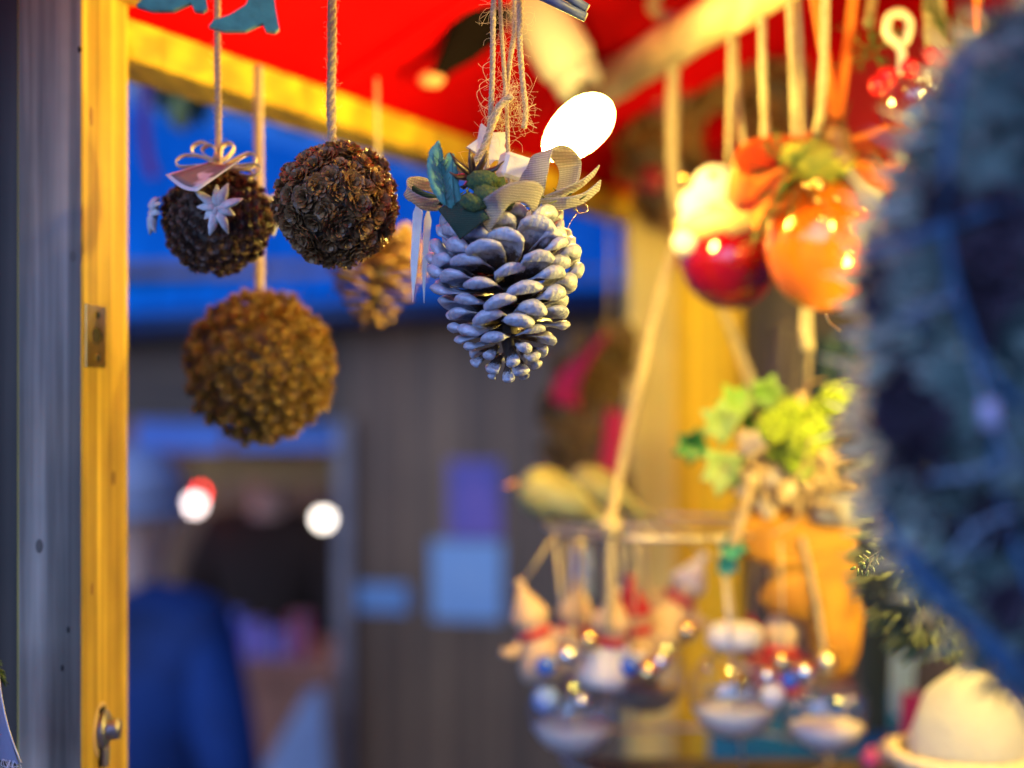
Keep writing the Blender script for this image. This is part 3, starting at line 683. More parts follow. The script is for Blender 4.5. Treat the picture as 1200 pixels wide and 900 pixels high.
def pine_cone(parent, top, bot, R, prof, elev, n, meshes, coremat, core_r, slen, seed=1, phase=0.0, tmax=1.0, name='scale'):
    """axis from top to bot; prof(t) radius fraction; elev(t) radians (+ up towards top)"""
    rr = random.Random(seed); ax = (bot - top); L = ax.length; ax.normalize(); u = ax.orthogonal().normalized(); v = ax.cross(u)
    m = MB(); k = 12; m.tube([top + ax * L * (i / k) * .96 for i in range(k + 1)], [max(.0015, core_r * (1 if i < k * .6 else 1 - (i - k * .6) / (k * .4) * .75)) for i in range(k + 1)], 10)
    part('core', m, coremat, parent)
    for i in range(n):
        f = (i + .5) / n; t = tmax * (1 - (1 - f) ** .90) if tmax == 1.0 else f * tmax
        a = i * 2.39996 + phase + rr.uniform(-.14, .14); e = elev(t) + rr.uniform(-.17, .17)
        rad = u * math.cos(a) + v * math.sin(a)
        Rt = R * prof(t) * rr.uniform(.90, 1.06); cr = core_r * .5
        sl = min(slen, (Rt - cr * .3) / max(.25, math.cos(e))) if abs(e) < 1.2 else slen * .35
        sl = max(sl, slen * .36)
        out = rad * math.cos(e) - ax * math.sin(e)
        tip = top + ax * (L * t) + rad * Rt
        pos = tip - out * sl
        if t > .80:
            sl = slen * (.42 - .5 * (t - .80)) * rr.uniform(.85, 1.15); pos = tip - out * sl
            inst(name, KNOB, parent, dirframe(pos, out, -ax, sl, rr.uniform(-.5, .5), rr.uniform(.85, 1.2))); continue
        inst(name, meshes[i % len(meshes)], parent, dirframe(pos, out, -ax, sl, rr.uniform(-.32, .32), rr.uniform(.88, 1.12) * (1.0 if sl > slen * .6 else 1.4)))
def ghost(me): return me
# --- the silver cone (in focus)
YF = 0.775
sc_root = thing('pine_cone_ornament', 'large silver painted pine cone with linen bow, hanging sharp in the middle', 'pine cone', P(590, 232, YF))
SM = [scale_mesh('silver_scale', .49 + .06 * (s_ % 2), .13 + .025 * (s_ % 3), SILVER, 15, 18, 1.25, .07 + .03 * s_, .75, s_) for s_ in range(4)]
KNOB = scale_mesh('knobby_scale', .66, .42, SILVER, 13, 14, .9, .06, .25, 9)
def prof(t):
    pts = [(0, .74), (.10, .92), (.25, 1.0), (.42, 1.0), (.58, .88), (.72, .72), (.84, .52), (.93, .36), (1.0, .14)]
    for (a, b), (c, d) in zip(pts, pts[1:]):
        if t <= c: return b + (d - b) * (t - a) / (c - a)
    return .1
def elev(t):
    pts = [(0, .85), (.15, .50), (.35, .20), (.6, .0), (.78, -.22), (.9, -.70), (1.0, -1.25)]
    for (a, b), (c, d) in zip(pts, pts[1:]):
        if t <= c: return b + (d - b) * (t - a) / (c - a)
    return -1.3
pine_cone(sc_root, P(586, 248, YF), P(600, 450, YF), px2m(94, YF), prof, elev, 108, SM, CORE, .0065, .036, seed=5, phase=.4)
# ropes of the silver cone
hr = []
R1 = [(580, -60), (578, 20), (577, 90), (574, 150), (570, 190), (585, 240)]
R2 = [(583, -60), (588, 40), (592, 100), (594, 130), (596, 190), (600, 236)]
R3 = [(604, -60), (603, 30), (597, 75), (593, 110)]
R4 = [(608, -60), (609, 40), (612, 90), (616, 130), (614, 150)]
R5 = [(600, 113), (586, 124), (576, 148), (566, 176), (553, 196)]
mbr = MB(); fz = MB(); random.seed(11)
for k, (R_, rad, dy) in enumerate([(R1, .00160, -.004), (R2, .00125, .002), (R3, .00150, .006), (R4, .00165, .000), (R5, .0022, -.008)]):
    pts = interp([P(x, y, YF + dy) for x, y in R_], 8)
    rope(mbr, pts, rad); fuzz(fz, pts, 95, .012)
for px, py in ((616, 140), (600, 120), (588, 150)):
    fuzz(fz, [P(px, py, YF), P(px - 4, py - 20, YF)], 45, .011)
random.seed(12)
for (x, y) in ((570, 70), (566, 92), (572, 120), (620, 122), (563, 100)):
    q = [P(x + 8, y, YF), P(x - 4, y + 8, YF - .005), P(x, y + 22, YF), P(x + 9, y + 28, YF)]
    fz.tube(interp(q, 5), .00017, 4)
part('hanging_rope', mbr, JUTE, sc_root); part('rope_fibres', fz, FIB, sc_root, kind='stuff')
# linen bow
def loop(mb, base_, tip, width_dir, w_, bulge, th=.0007, n=8):
    """ribbon loop from base out to tip and back"""
    d = tip - base_; nrm = d.cross(Vector(width_dir)).normalized()
    q = [base_, base_ + d * .35 + nrm * bulge, base_ + d * .8 + nrm * bulge * 1.1, tip + nrm * bulge * .1, base_ + d * .85 - nrm * bulge * .7, base_ + d * .4 - nrm * bulge * .4, base_ + d * .05]
    mb.ribbon(interp(q, n), width_dir, w_, th, 6)
fw = Vector((0, 1, 0))
m = MB()   # front loop arching over the cone (centre)
q = [P(566, 262, YF - .036), P(580, 240, YF - .046), P(600, 226, YF - .047), P(622, 226, YF - .040), P(630, 238, YF - .028), P(622, 246, YF - .018)]
m.ribbon(interp(q, 8), (0.25, -.75, 1.0), .0125, .0007, 8); part('ribbon_loop', m, LINEN, sc_root)
m = MB()   # upright loop at the right, near the bulb
q = [P(618, 232, YF - .010), P(628, 205, YF - .020), P(637, 178, YF - .018), P(655, 178, YF - .006), P(668, 196, YF + .004), P(662, 222, YF - .004), P(640, 236, YF - .010)]
m.ribbon(interp(q, 8), (1.0, -.9, .25), .0155, .0007, 8); part('ribbon_loop', m, LINEN, sc_root)
m = MB()   # right tails
q = [P(640, 238, YF - .010), P(660, 226, YF - .014), P(682, 215, YF - .006), P(699, 200, YF + .004)]
m.ribbon(interp(q, 8), (.35, -.8, .6), .009, .0007, 6); part('ribbon_tail', m, LINEN, sc_root)
m = MB()
q = [P(636, 240, YF - .014), P(662, 238, YF - .020), P(684, 232, YF - .014), P(703, 217, YF - .006)]
m.ribbon(interp(q, 8), (.2, -.7, .8), .0075, .0007, 6); part('ribbon_tail', m, LINEN, sc_root)
m = MB()   # left loop
q = [P(520, 240, YF - .004), P(498, 238, YF - .018), P(480, 228, YF - .020), P(478, 218, YF - .012), P(494, 216, YF + .002), P(515, 224, YF + .006), P(530, 238, YF)]
m.ribbon(interp(q, 8), (.15, -1.0, .35), .011, .0007, 6); part('ribbon_loop', m, LINEN, sc_root)
m = MB(); q = [P(484, 222, YF - .010), P(498, 230, YF - .013), P(520, 236, YF - .010)]
m.ribbon(interp(q, 6), (0, -.7, .7), .005, .0015, 4); part('green_lining', m, FELTG, sc_root)
# dark green knit wrap
m = MB()
q = [P(532, 236, YF - .030), P(545, 252, YF - .040), P(556, 268, YF - .042)]
m.ribbon(interp(q, 8), (1, -.3, .15), .019, .0016, 6)
part('knit_wrap', m, FELTG, sc_root)
m = MB()
for (px, py, r, dy) in ((566, 212, .0072, -.036), (574, 232, .0078, -.040), (555, 238, .0060, -.042), (590, 240, .0060, -.034), (582, 220, .0055, -.030)):
    m.ball(P(px, py, YF + dy), r, 18, 12, (1.2, .8, .8), Matrix.Rotation(random.uniform(-1, 1), 3, 'Y'), fn=lambda d: 1 + .12 * math.sin(d.x * 9) * math.cos(d.z * 8))
part('knit_knot', m, mat('moss_knit', (0.12, 0.16, 0.04), 0.9, col2=(0.03, 0.08, 0.04), scale=500, bump=0.8, bscale=900), sc_root)
# teal leaf with double lobe
def leaf_outline(pts): return [(x, y) for x, y in pts]
def leaf(mb, c, pts, Y, veins=True, th=.0009, bend=.004, tilt=(0, 0)):
    """pts: pixel outline; grid-filled by fan from midrib"""
    n = len(pts); vs = []; cx = sum(p[0] for p in pts) / n; cy_ = sum(p[1] for p in pts) / n
    for sgn in (-1, 1):
        for fr in (1.0, .66, .33):
            for i, (x, y) in enumerate(pts):
                X = cx + (x - cx) * fr; Yp = cy_ + (y - cy_) * fr
                q = P(X, Yp, Y); q.y += bend * (1 - fr) * 1.4 + sgn * th / 2 + tilt[0] * (X - cx) / F + tilt[1] * (Yp - cy_) / F
                q.y += (0.0007 * (i % 2) if fr == 1.0 else 0)
                vs.append(q)
        q = P(cx, cy_, Y); q.y += bend * 1.4 + sgn * th / 2; vs.append(q)
    fs = []; K = 3 * n + 1
    for s_ in range(2):
        o = s_ * K
        for r in range(2):
            for i in range(n):
                j = (i + 1) % n; f = (o + r * n + i, o + r * n + j, o + (r + 1) * n + j, o + (r + 1) * n + i); fs.append(f if s_ else tuple(reversed(f)))
        for i in range(n):
            f = (o + 2 * n + i, o + 2 * n + (i + 1) % n, o + 3 * n); fs.append(f if s_ else tuple(reversed(f)))
    for i in range(n): fs.append((i, (i + 1) % n, K + (i + 1) % n, K + i))
    mb.add(vs, fs)
def serrate(pts, amp=1.2, k=3):
    out = []; n = len(pts)
    for i in range(n):
        a, b = Vector(pts[i] + (0,)), Vector(pts[(i + 1) % n] + (0,)); d = b - a; nn_ = Vector((d.y, -d.x, 0)).normalized()
        for s_ in range(k):
            out.append(tuple((a + d * s_ / k)[:2])); out.append(tuple((a + d * (s_ + .6) / k + nn_ * amp)[:2]))
    return out
LO = [(514, 164), (518, 176), (519, 192), (526, 178), (532, 180), (535, 196), (537, 214), (540, 232), (540, 244), (530, 245), (517, 238), (507, 224), (502, 208), (501, 192), (504, 176)]
m = MB(); leaf(m, None, serrate(LO, 1.0, 2), YF - .034, bend=.003, tilt=(.25, -.1)); part('leaf', m, LEAFT, sc_root)
m = MB()
for (a, b) in (((514, 168), (523, 240)), ((530, 184), (533, 240))):
    m.tube([P(a[0], a[1], YF - .0362), P((a[0] + b[0]) / 2 - 1, (a[1] + b[1]) / 2, YF - .0335), P(b[0], b[1], YF - .0365)], .00035, 5)
for k in range(6):
    y = 184 + k * 9; x = 516 + k * 1.2
    for sg in (-1, 1):
        m.tube([P(x, y + 7, YF - .0350), P(x + sg * 6, y, YF - .0350), P(x + sg * (9 if sg < 0 else 8), y - 4, YF - .0355)], .00022, 4)
part('leaf_vein', m, mat('leaf_vein_dark', (0.03, 0.16, 0.15), .6), sc_root)
# star anise
ac = P(556, 208, YF - .030)
for k in range(8):
    a = k * PI / 4 + .2; d = Vector((math.cos(a), -.45, math.sin(a) * .9 + .15)).normalized()
    m = MB(); L = (.018, .014, .013, .017, .014, .012, .011, .013)[k]
    m.tube([ac, ac + d * L * .35 + Vector((0, -.001, 0)), ac + d * L * .75 - Vector((0, .001, 0)), ac + d * L + Vector((0, -.002, .002))], [.0012, .0027, .0020, .0005], 8, flat=.55)
    part('anise_pod', m, ANISE, sc_root)
# white star and white block behind
def star_prism(mb, c, R1_, R2_, n, th, u, v, ph=0, jit=0):
    o = []
    for i in range(2 * n):
        r = R1_ if i % 2 == 0 else R2_; r *= 1 + random.uniform(-jit, jit); a = ph + PI * i / n; o.append((r * math.cos(a), r * math.sin(a)))
    mb.prism(o, c, u, v, th)
m = MB(); star_prism(m, P(574, 172, YF + .012), .0135, .0080, 5, .003, (1, .3, .2), (-.2, 0, 1), .5); part('wooden_star', m, WHITEW, sc_root)
m = MB(); m.box(P(604, 197, YF + .006), (.018, .012, .014), Matrix.Rotation(.25, 3, 'Y') @ Matrix.Rotation(.4, 3, 'Z'), bev=.0018); part('white_block', m, WHITEW, sc_root)
m = MB(); m.tube([P(624, 186, YF + .012), P(626, 214, YF + .010)], [.0045, .005], 10); part('bark_twig', m, TANC, sc_root)
# moss lining below ribbons, gold wire loop
m = MB()
for i in range(60):
    px, py = random.uniform(530, 680), random.uniform(228, 246); d = Vector((random.gauss(0, 1), random.gauss(-.4, .6), random.gauss(.3, .8))).normalized() * .007
    q = P(px, py, YF + random.uniform(-.025, .01)); m.tube([q, q + d * .6, q + d], [.0004, .0005, .0001], 4)
part('moss_lining', m, mat('dry_moss', (0.16, 0.20, 0.04), .9), sc_root, kind='stuff')
m = MB(); m.tube([P(682 + 7 * math.cos(t), 244 + 6 * math.sin(t), YF - .004) for t in [i * PI / 8 for i in range(-3, 11)]], .0004, 6)
m.tube(interp([P(676, 250, YF), P(668, 262, YF - .003), P(662, 280, YF), P(660, 296, YF)], 6), .00018, 4); part('gold_wire', m, mat('gold_wire', (.9, .7, .3), .25, 1.0), sc_root)
# two birch slivers hanging at left
for (x0, x1, y0, y1, xo) in ((484, 496, 250, 356, 0), (497, 506, 258, 357, 2)):
    m = MB(); o = [(0, 0), (px2m(x1 - x0, YF) * .5, px2m(16, YF)), (px2m(x1 - x0, YF), 0), (px2m(x1 - x0 - 5, YF), px2m(-70, YF)), (px2m(3, YF), px2m(-(y1 - y0), YF)), (px2m(-1, YF), px2m(-60, YF))]
    m.prism(o, P(x0, y0, YF + .012 + xo * .001), (1, .35 if xo else -.2, 0), (0.03, 0, 1), .0009); part('birch_sliver', m, WHITEW, sc_root)

# --- balls of small cones
def rosette(name, mt, petals=26, seed=0, curl=.5, w_=.42):
    rr = random.Random(seed); m = MB()
    for i in range(petals):
        f = (i + .5) / petals; rad = .14 + .86 * f ** .62; a = i * 2.39996
        d = Vector((math.cos(a), math.sin(a), 0)); s_ = Vector((-d.y, d.x, 0))
        h = 1.0 - .95 * f ** 1.25; W = w_ * (0.45 + .75 * f) * rr.uniform(.9, 1.1)
        inn = d * (rad * .25) + Vector((0, 0, h * .55 - .22)); mid = d * (rad * .72) + Vector((0, 0, h * .80 - .02)); tip = d * rad * rr.uniform(.95, 1.06) + Vector((0, 0, h * .85 + curl * .16))
        n_ = Vector((0, 0, -.075)) - d * .03
        vs = [inn + s_ * W * .25, inn - s_ * W * .25, mid + s_ * W * .55, mid - s_ * W * .55, tip + s_ * W * .30, tip - s_ * W * .30, tip + d * .05 + Vector((0, 0, -.01)),
              mid + s_ * W * .50 + n_, mid - s_ * W * .50 + n_, tip + s_ * W * .26 + n_, tip - s_ * W * .26 + n_]
        m.add(vs, [(0, 1, 3, 2), (2, 3, 5, 4), (4, 5, 6), (2, 4, 9, 7), (5, 3, 8, 10), (4, 6, 9), (6, 5, 10), (7, 9, 10, 8), (6, 10, 9)], False)
    me = m.mesh(name); me.materials.append(mt); return me
def cone_ball(root, c, R, rc, n, meshes, coremat, seed=0, name='small_cone', skip=None, flat=1.0):
    rr = random.Random(seed); m = MB(); m.ball(c, R * .86, 28, 18); part('ball_core', m, coremat, root)
    for i in range(n):
        z = 1 - 2 * (i + .5) / n; a = i * 2.39996; s_ = math.sqrt(1 - z * z)
        d = Vector((s_ * math.cos(a), s_ * math.sin(a), z)) + Vector((rr.gauss(0, 1), rr.gauss(0, 1), rr.gauss(0, 1))) * .035; d.normalize()
        if skip and skip(d): continue
        dd = (d + Vector((rr.gauss(0, 1), rr.gauss(0, 1), rr.gauss(0, 1))) * .16).normalized()
        k = rc * rr.uniform(.82, 1.22)
        inst(name, meshes[rr.randrange(len(meshes))], root, frame(c + d * (R * .90 + rr.uniform(-.05, .05) * R - k * .15), dd, scale=k, spin=rr.uniform(0, 6.28), sz=flat))
MA = [rosette('umber_cone', BROWN2, 20, s_, .5, .50) for s_ in range(3)]
MBm = [rosette('brown_cone', BROWN, 24, s_, .35, .66) for s_ in range(4)]
MC = [rosette('golden_cone', GOLDB, 16, s_, .4, .60) for s_ in range(3)]
# ball with star
Y1 = .845; c1 = P(255, 259, Y1)
b1 = thing('cone_ball', 'dark cone ball with a pale felt star and a printed tag on top', 'hanging ball', c1 + Vector((0, 0, .04)), 'hanging balls covered in small cones')
cone_ball(b1, c1, px2m(64, Y1), px2m(9.5, Y1), 250, MA, CORE, 2)
random.seed(5)
def felt_star(root, c, nrm, R_, ph, nme='felt_star'):
    nrm = nrm.normalized(); u = nrm.orthogonal().normalized(); u = Vector((1, 0, 0)) - nrm * nrm.x; u.normalize(); v = nrm.cross(u)
    m = MB(); n = 9
    for i in range(n):
        a = ph + 2 * PI * i / n + random.uniform(-.15, .15); r = R_ * random.uniform(.62, 1.15); d = u * math.cos(a) + v * math.sin(a)
        m.tube([c + nrm * .0015, c + d * r * .35 + nrm * .003, c + d * r * .7 + nrm * .0026, c + d * r + nrm * random.uniform(-.0005, .0035)], [R_ * .14, R_ * .24, R_ * .18, R_ * .03], 8, flat=.55)
    for i in range(7): m.ball(c + nrm * .004 + u * random.gauss(0, .0016) + v * random.gauss(0, .0016), .0013, 6, 5)
    part(nme, m, STARM, root)
d_ = (P(268, 253, Y1) - c1); d_.y = -math.sqrt(max(0, px2m(66, Y1) ** 2 - d_.x ** 2 - d_.z ** 2)); felt_star(b1, c1 + d_.normalized() * px2m(69, Y1), d_, px2m(30, Y1), .35)
d_ = Vector((-.93, -.36, .12)); felt_star(b1, c1 + d_ * px2m(68, Y1), d_, px2m(28, Y1), .1)
d_ = Vector((.75, .6, .2)).normalized(); felt_star(b1, c1 + d_ * px2m(68, Y1), d_, px2m(26, Y1), .1)
m = MB(); r1 = [P(255, -70, Y1), P(255, 60, Y1), P(256, 130, Y1), P(255, 196, Y1)]; pts = interp(r1, 8); rope(m, pts, .0021); part('rope', m, JUTE, b1)
m = MB(); fuzz(m, pts, 160, .006); part('rope_fibres', m, FIB, b1, kind='stuff')
# tag card : curved rhomb with pale border
def card(mb, cs, th=.0006, sag=.003, n=6, inset=0.0, lift=0.0):
    a, b, c, d = cs; vs = []; fs = []; nrm = (b - a).cross(d - a).normalized()
    for s_ in (1, -1):
        for i in range(n + 1):
            for j in range(n + 1):
                u = inset + (1 - 2 * inset) * i / n; v = inset + (1 - 2 * inset) * j / n
                q = a * (1 - u) * (1 - v) + b * u * (1 - v) + c * u * v + d * (1 - u) * v
                vs.append(q - nrm * (math.sin(u * PI) * sag) + nrm * (s_ * th / 2 + lift))
    K = (n + 1) ** 2
    for s_ in range(2):
        for i in range(n):
            for j in range(n):
                p = s_ * K + i * (n + 1) + j; f = (p, p + n + 1, p + n + 2, p + 1); fs.append(f if s_ == 0 else tuple(reversed(f)))
    rim = [i * (n + 1) for i in range(n + 1)] + [n * (n + 1) + j for j in range(1, n + 1)] + [i * (n + 1) + n for i in range(n - 1, -1, -1)] + [j for j in range(n - 1, 0, -1)]
    for i in range(len(rim)):
        p, q = rim[i], rim[(i + 1) % len(rim)]; fs.append((q, p, p + K, q + K))
    mb.add(vs, fs)
cs = [P(194, 205, Y1 - .030), P(231, 224, Y1 - .052), P(288, 183, Y1 - .030), P(246, 190, Y1 - .010)]
m = MB(); card(m, cs); part('tag_card', m, CARDW, b1)
m = MB(); nrmc = (cs[1] - cs[0]).cross(cs[3] - cs[0]).normalized(); lf = .0007 if (nrmc.y > 0 or nrmc.z > 0 and nrmc.y >= 0) else -.0007
card(m, cs, th=.0002, inset=.07, lift=lf); card(m, cs, th=.0002, inset=.07, lift=-lf); part('tag_print', m, CARDG, b1, 'printed grey picture on the tag')
# raffia loops on top
random.seed(8)
for (x0, y0, x1, y1, bl) in ((252, 192, 206, 190, .003), (256, 188, 226, 172, .004), (258, 190, 268, 168, .003), (262, 194, 300, 184, .004), (264, 196, 306, 198, .003), (250, 188, 240, 172, .003), (262, 198, 296, 206, .003)):
    m = MB(); loop(m, P(x0, y0, Y1 - .01), P(x1, y1, Y1 + random.uniform(-.012, .008)), Vector((random.uniform(-.2, .2), -1, random.uniform(.2, .6))), .0038, bl + .001, .0004, 5); part('raffia_loop', m, CREAMR, b1)
# second ball
Y2 = .805; c2 = P(393, 239, Y2)
b2 = thing('cone_ball', 'brown cone ball with large open rosettes, right of the starred one', 'hanging ball', c2 + Vector((0, 0, .035)), 'hanging balls covered in small cones')
cone_ball(b2, c2, px2m(69, Y2), px2m(17.0, Y2), 118, MBm, CORE, 4)
m = MB(); r1 = [P(389, -90, Y2), P(389, 60, Y2), P(388, 120, Y2), P(390, 176, Y2)]; pts = interp(r1, 8); rope(m, pts, .0028); part('rope', m, JUTE, b2)
m = MB(); fuzz(m, pts, 220, .007); part('rope_fibres', m, FIB, b2, kind='stuff')
# third ball
Y3 = .985; c3 = P(305, 430, Y3)
b3 = thing('cone_ball', 'big golden brown cone ball hanging lowest of the cone balls', 'hanging ball', c3 + Vector((0, 0, .05)), 'hanging balls covered in small cones')
cone_ball(b3, c3, px2m(89, Y3), px2m(9.8, Y3), 292, MC, mat('golden_core', (0.12, .06, .02), .8), 6, flat=1.5)
m = MB(); pts = interp([P(303, 78, Y3), P(303, 200, Y3), P(304, 344, Y3)], 6); rope(m, pts, .0036); part('rope', m, JUTE, b3)
# tan cone behind
Y4 = 1.13
c4 = thing('tan_pine_cone', 'tan open pine cone hanging blurred behind the big silver one', 'pine cone', P(445, 250, Y4))
SM4 = [scale_mesh('tan_scale', .50, .17, TANC, 8, 10, .8, .10, .4, s_) for s_ in range(3)]
KNOB = scale_mesh('tan_knob', .66, .42, TANC, 9, 10, .9, .06, .25, 9)
pine_cone(c4, P(446, 262, Y4), P(436, 386, Y4), px2m(62, Y4), prof, elev, 72, SM4, CORE, .008, .030, seed=9)
m = MB(); m.tube([P(441, 92, Y4), P(442, 170, Y4), P(445, 262, Y4)], .0016, 6); part('cord', m, CORD, c4)
# --- teal felt boots of a doll at the top
Y5 = .70
dl = thing('felt_doll', 'teal felt boots of a hanging doll dangling in at the top edge', 'felt decoration', P(240, -110, Y5))
def boot(dx, dy, sc_=1.0):
    o = [(246, 34), (252, 27), (270, 20), (288, 8), (296, -8), (300, -60), (322, -60), (321, -10), (322, 6), (327, 34), (322, 38), (312, 37), (308, 28), (300, 32), (288, 38), (264, 39)]
    m = MB(); c = P(300 + dx, 0 + dy, Y5)
    m.prism([((x - 300) / F * Y5 * sc_, -(y) / F * Y5 * sc_) for x, y in reversed(o)], c, (1, .15, 0), (0, 0, 1), .006, False); return m
part('boot', boot(0, 0), TEALF, dl); part('boot', boot(-84, -24), TEALF, dl)
m = MB(); m.ball(P(268, -95, Y5), .032, 18, 12, (1, .5, 1.0)); part('felt_body', m, TEALF, dl)
m = MB(); m.tube([P(268, -150, Y5), P(268, -115, Y5)], .001, 6); part('cord', m, CORD, dl)
# black felt figure leg
Y6 = 1.22
bk = thing('felt_figure', 'black tapering felt leg with a peach tip against the red canvas', 'felt decoration', P(560, -30, Y6))
m = MB(); m.tube([P(572, -40, Y6), P(566, 0, Y6), P(560, 30, Y6), P(540, 55, Y6), P(522, 76, Y6), P(510, 92, Y6)], [.036, .031, .027, .019, .010, .007], 14, flat=.5); part('stocking', m, BLACKF, bk)
m = MB(); m.ball(P(505, 93, Y6), .0090, 12, 8, (1.3, .8, .8)); part('shoe_tip', m, PEACH, bk)
m = MB(); m.ball(P(572, -50, Y6), .026, 14, 10, (1, .6, 1)); part('felt_body', m, BLACKF, bk)
# blue sticks
Y7 = .76
bs = thing('stick_bundle', 'two dark blue painted sticks poking in at the top edge, pale cut ends', 'stick', P(640, -20, Y7))
for (x0, y0, x1, y1) in ((600, -16, 688, 10), (596, -22, 686, 20)):
    m = MB(); a, b = P(x0, y0, Y7), P(x1, y1, Y7 + .004); a.z += .012 if y1 == 10 else 0; m.tube([a, a.lerp(b, .5) + Vector((0, 0, .0006)), b], [.0030, .0028, .0026], 10); part('stick', m, BLUES, bs)
    m = MB(); d = (b - a).normalized(); m.tube([b - d * .0002, b + d * .0007], [.0027, .0022], 10); part('cut_end', m, STICKT, bs)

# ------------------------------------------------------------------ right side: hanging ornaments
REDG = mat('red_glass_bauble', (0.24, 0.001, 0.008), 0.08, 0.25, coat=1.0, col2=(0.17, 0.001, 0.012), scale=14)
ORG = mat('orange_glass_bauble', (0.85, 0.22, 0.012), 0.13, 0.3, coat=1.0, col2=(0.72, 0.13, 0.006), scale=22, bump=.25, bscale=60)
ORF = mat('orange_organza', (0.90, 0.27, 0.02), 0.55, trans=.45, col2=(0.78, 0.18, 0.01), scale=30, sheen=.3)
GREEN = mat('fir_green', (0.05, 0.11, 0.025), .6, col2=(0.09, .15, .03), scale=60)
YG = mat('yellow_green_moss', (0.33, 0.30, 0.03), .85, col2=(0.20, .20, .03), scale=90, bump=.5)
GOLD = mat('gold_bead', (0.9, 0.62, 0.25), .12, 1.0)
SNOWW = mat('white_snow', (0.90, 0.89, 0.88), .75, bump=.6, bscale=350, trans=.25)
GLASS = glass('clear_glass', lo=.11, hi=1.0)
def sprigs(mb, c, n, L, r=.0007, up=.3, down=0, rr=random):
    for _ in range(n):
        d = Vector((rr.gauss(0, 1), rr.gauss(0, 1), rr.gauss(up, .7))).normalized(); a = c + d * L * .15
        b = c + d * L * rr.uniform(.6, 1.1)
        mb.tube([a, b], [r * 1.2, r * .5], 4, caps=False)
        for k in range(9):
            q = a.lerp(b, .25 + k * .085); e = (d * .7 + Vector((rr.gauss(0, 1), rr.gauss(0, 1), rr.gauss(0, 1))) * .55).normalized() * L * .28
            mb.tube([q, q + e], [r * .8, r * .3], 3, caps=False)
def beads(mb, c, R, n, r, rr=random):
    for _ in range(n):
        d = Vector((rr.gauss(0, 1), rr.gauss(0, 1), rr.gauss(0, 1))).normalized(); mb.ball(c + d * R * rr.uniform(.5, 1), r * rr.uniform(.7, 1.2), 10, 7)
def bow(root, c, mt, L, w_, dirs, name='bow_loop'):
    for d in dirs:
        m = MB(); d = Vector(d); loop(m, c, c + d * L, Vector((0, -1, .35)) if abs(d.y) < .8 else Vector((1, 0, 0)), w_, L * .22, .0008, 6); part(name, m, mt, root)
# red bauble
random.seed(21)
Ya = 1.16; ca = P(856, 306, Ya)
ra = thing('red_bauble', 'shiny deep red bauble topped with white berries, on a pale doubled cord', 'bauble', ca + Vector((0, 0, .07)))
m = MB(); m.ball(ca, px2m(57, Ya), 36, 24); part('bauble_globe', m, REDG, ra)
m = MB(); 
for (x, y, r) in ((838, 222, .020), (860, 236, .017), (818, 240, .016), (805, 284, .012), (842, 262, .018), (812, 262, .012)): m.ball(P(x, y, Ya - .012), r, 16, 10)
part('white_berry', m, SNOWW, ra)
m = MB(); m.ball(P(852, 262, Ya - .01), .03, 16, 10, (1.3, 1, .6), fn=lambda d: 1 + .15 * math.sin(d.x * 11 + d.z * 7)); part('gold_leaf_ruff', m, mat('pale_gold_cloth', (.8, .66, .25), .5, bump=.5, bscale=80), ra)
m = MB(); beads(m, P(830, 250, Ya - .02), .035, 9, .0035); part('glint_beads', m, GOLD, ra)  # beads added to catch the lamps as small bright glints
m = MB(); sprigs(m, P(868, 262, Ya), 10, .035); part('fir_sprig', m, GREEN, ra)
q = polept(857)
m = MB(); rope(m, interp([q + Vector((0, 0, -.015)), P(856, 120, q.y + .01), P(854, 200, Ya)], 4), .0026, fine=False); rope(m, interp([q + Vector((.004, .01, -.015)), P(866, 130, q.y + .02), P(878, 200, Ya)], 4), .0026, fine=False); part('cord', m, CORD, ra)
# orange bauble
Yb = 1.07; cb = P(966, 284, Yb)
rb_ = thing('orange_bauble', 'translucent orange egg bauble under an orange bow and greenery', 'bauble', cb + Vector((0, 0, .08)))
m = MB(); m.ball(cb, px2m(73, Yb), 36, 24, (.95, .95, 1.12)); part('bauble_globe', m, ORG, rb_)
tb = P(962, 192, Yb - .01)
for i, (d, L, W) in enumerate([((-1, -.15, -.25), .068, .045), ((1, .0, .12), .076, .045), ((.9, .3, -.05), .05, .028), ((-.5, -.3, .25), .035, .022), ((-.75, -.1, -.55), .06, .02)]):
    m = MB(); loop(m, tb, tb + Vector(d) * L, Vector((0, -1, .5)), W, L * .25, .0007, 6); part('bow_loop', m, ORF, rb_)
m = MB(); m.ribbon(interp([tb, tb + Vector((-.03, -.02, -.012)), tb + Vector((-.045, -.01, -.030)), tb + Vector((-.052, 0, -.045))], 6), (.4, -1, .2), .02, .0007, 5); part('bow_tail', m, ORF, rb_)
m = MB(); m.ball(P(957, 188, Yb - .03), .022, 20, 14, (1.3, .8, .7), fn=lambda d: 1 + .18 * math.sin(d.x * 13) * math.cos(d.z * 11)); part('moss_cap', m, YG, rb_)
m = MB(); sprigs(m, P(930, 210, Yb - .02), 26, .050, up=-.3); sprigs(m, P(1000, 205, Yb), 22, .055, up=-.2); part('fir_sprig', m, GREEN, rb_)
m = MB(); m.ball(P(982, 176, Yb - .035), .012, 12, 10, (1, 1, 1.5), fn=lambda d: 1 + .2 * math.sin(d.z * 16)); part('tiny_cone', m, BROWN, rb_)
m = MB(); m.tube([P(985, 190, Yb - .03), P(1010, 220, Yb - .04), P(1030, 236, Yb - .035)], [.004, .005, .008], 8); part('twig', m, CORD, rb_)
m = MB(); beads(m, P(985, 245, Yb - .055), .028, 8, .0022); beads(m, P(958, 225, Yb - .06), .012, 6, .003); part('glint_beads', m, GOLD, rb_)  # added beads standing in for lamp highlights on the orange glass
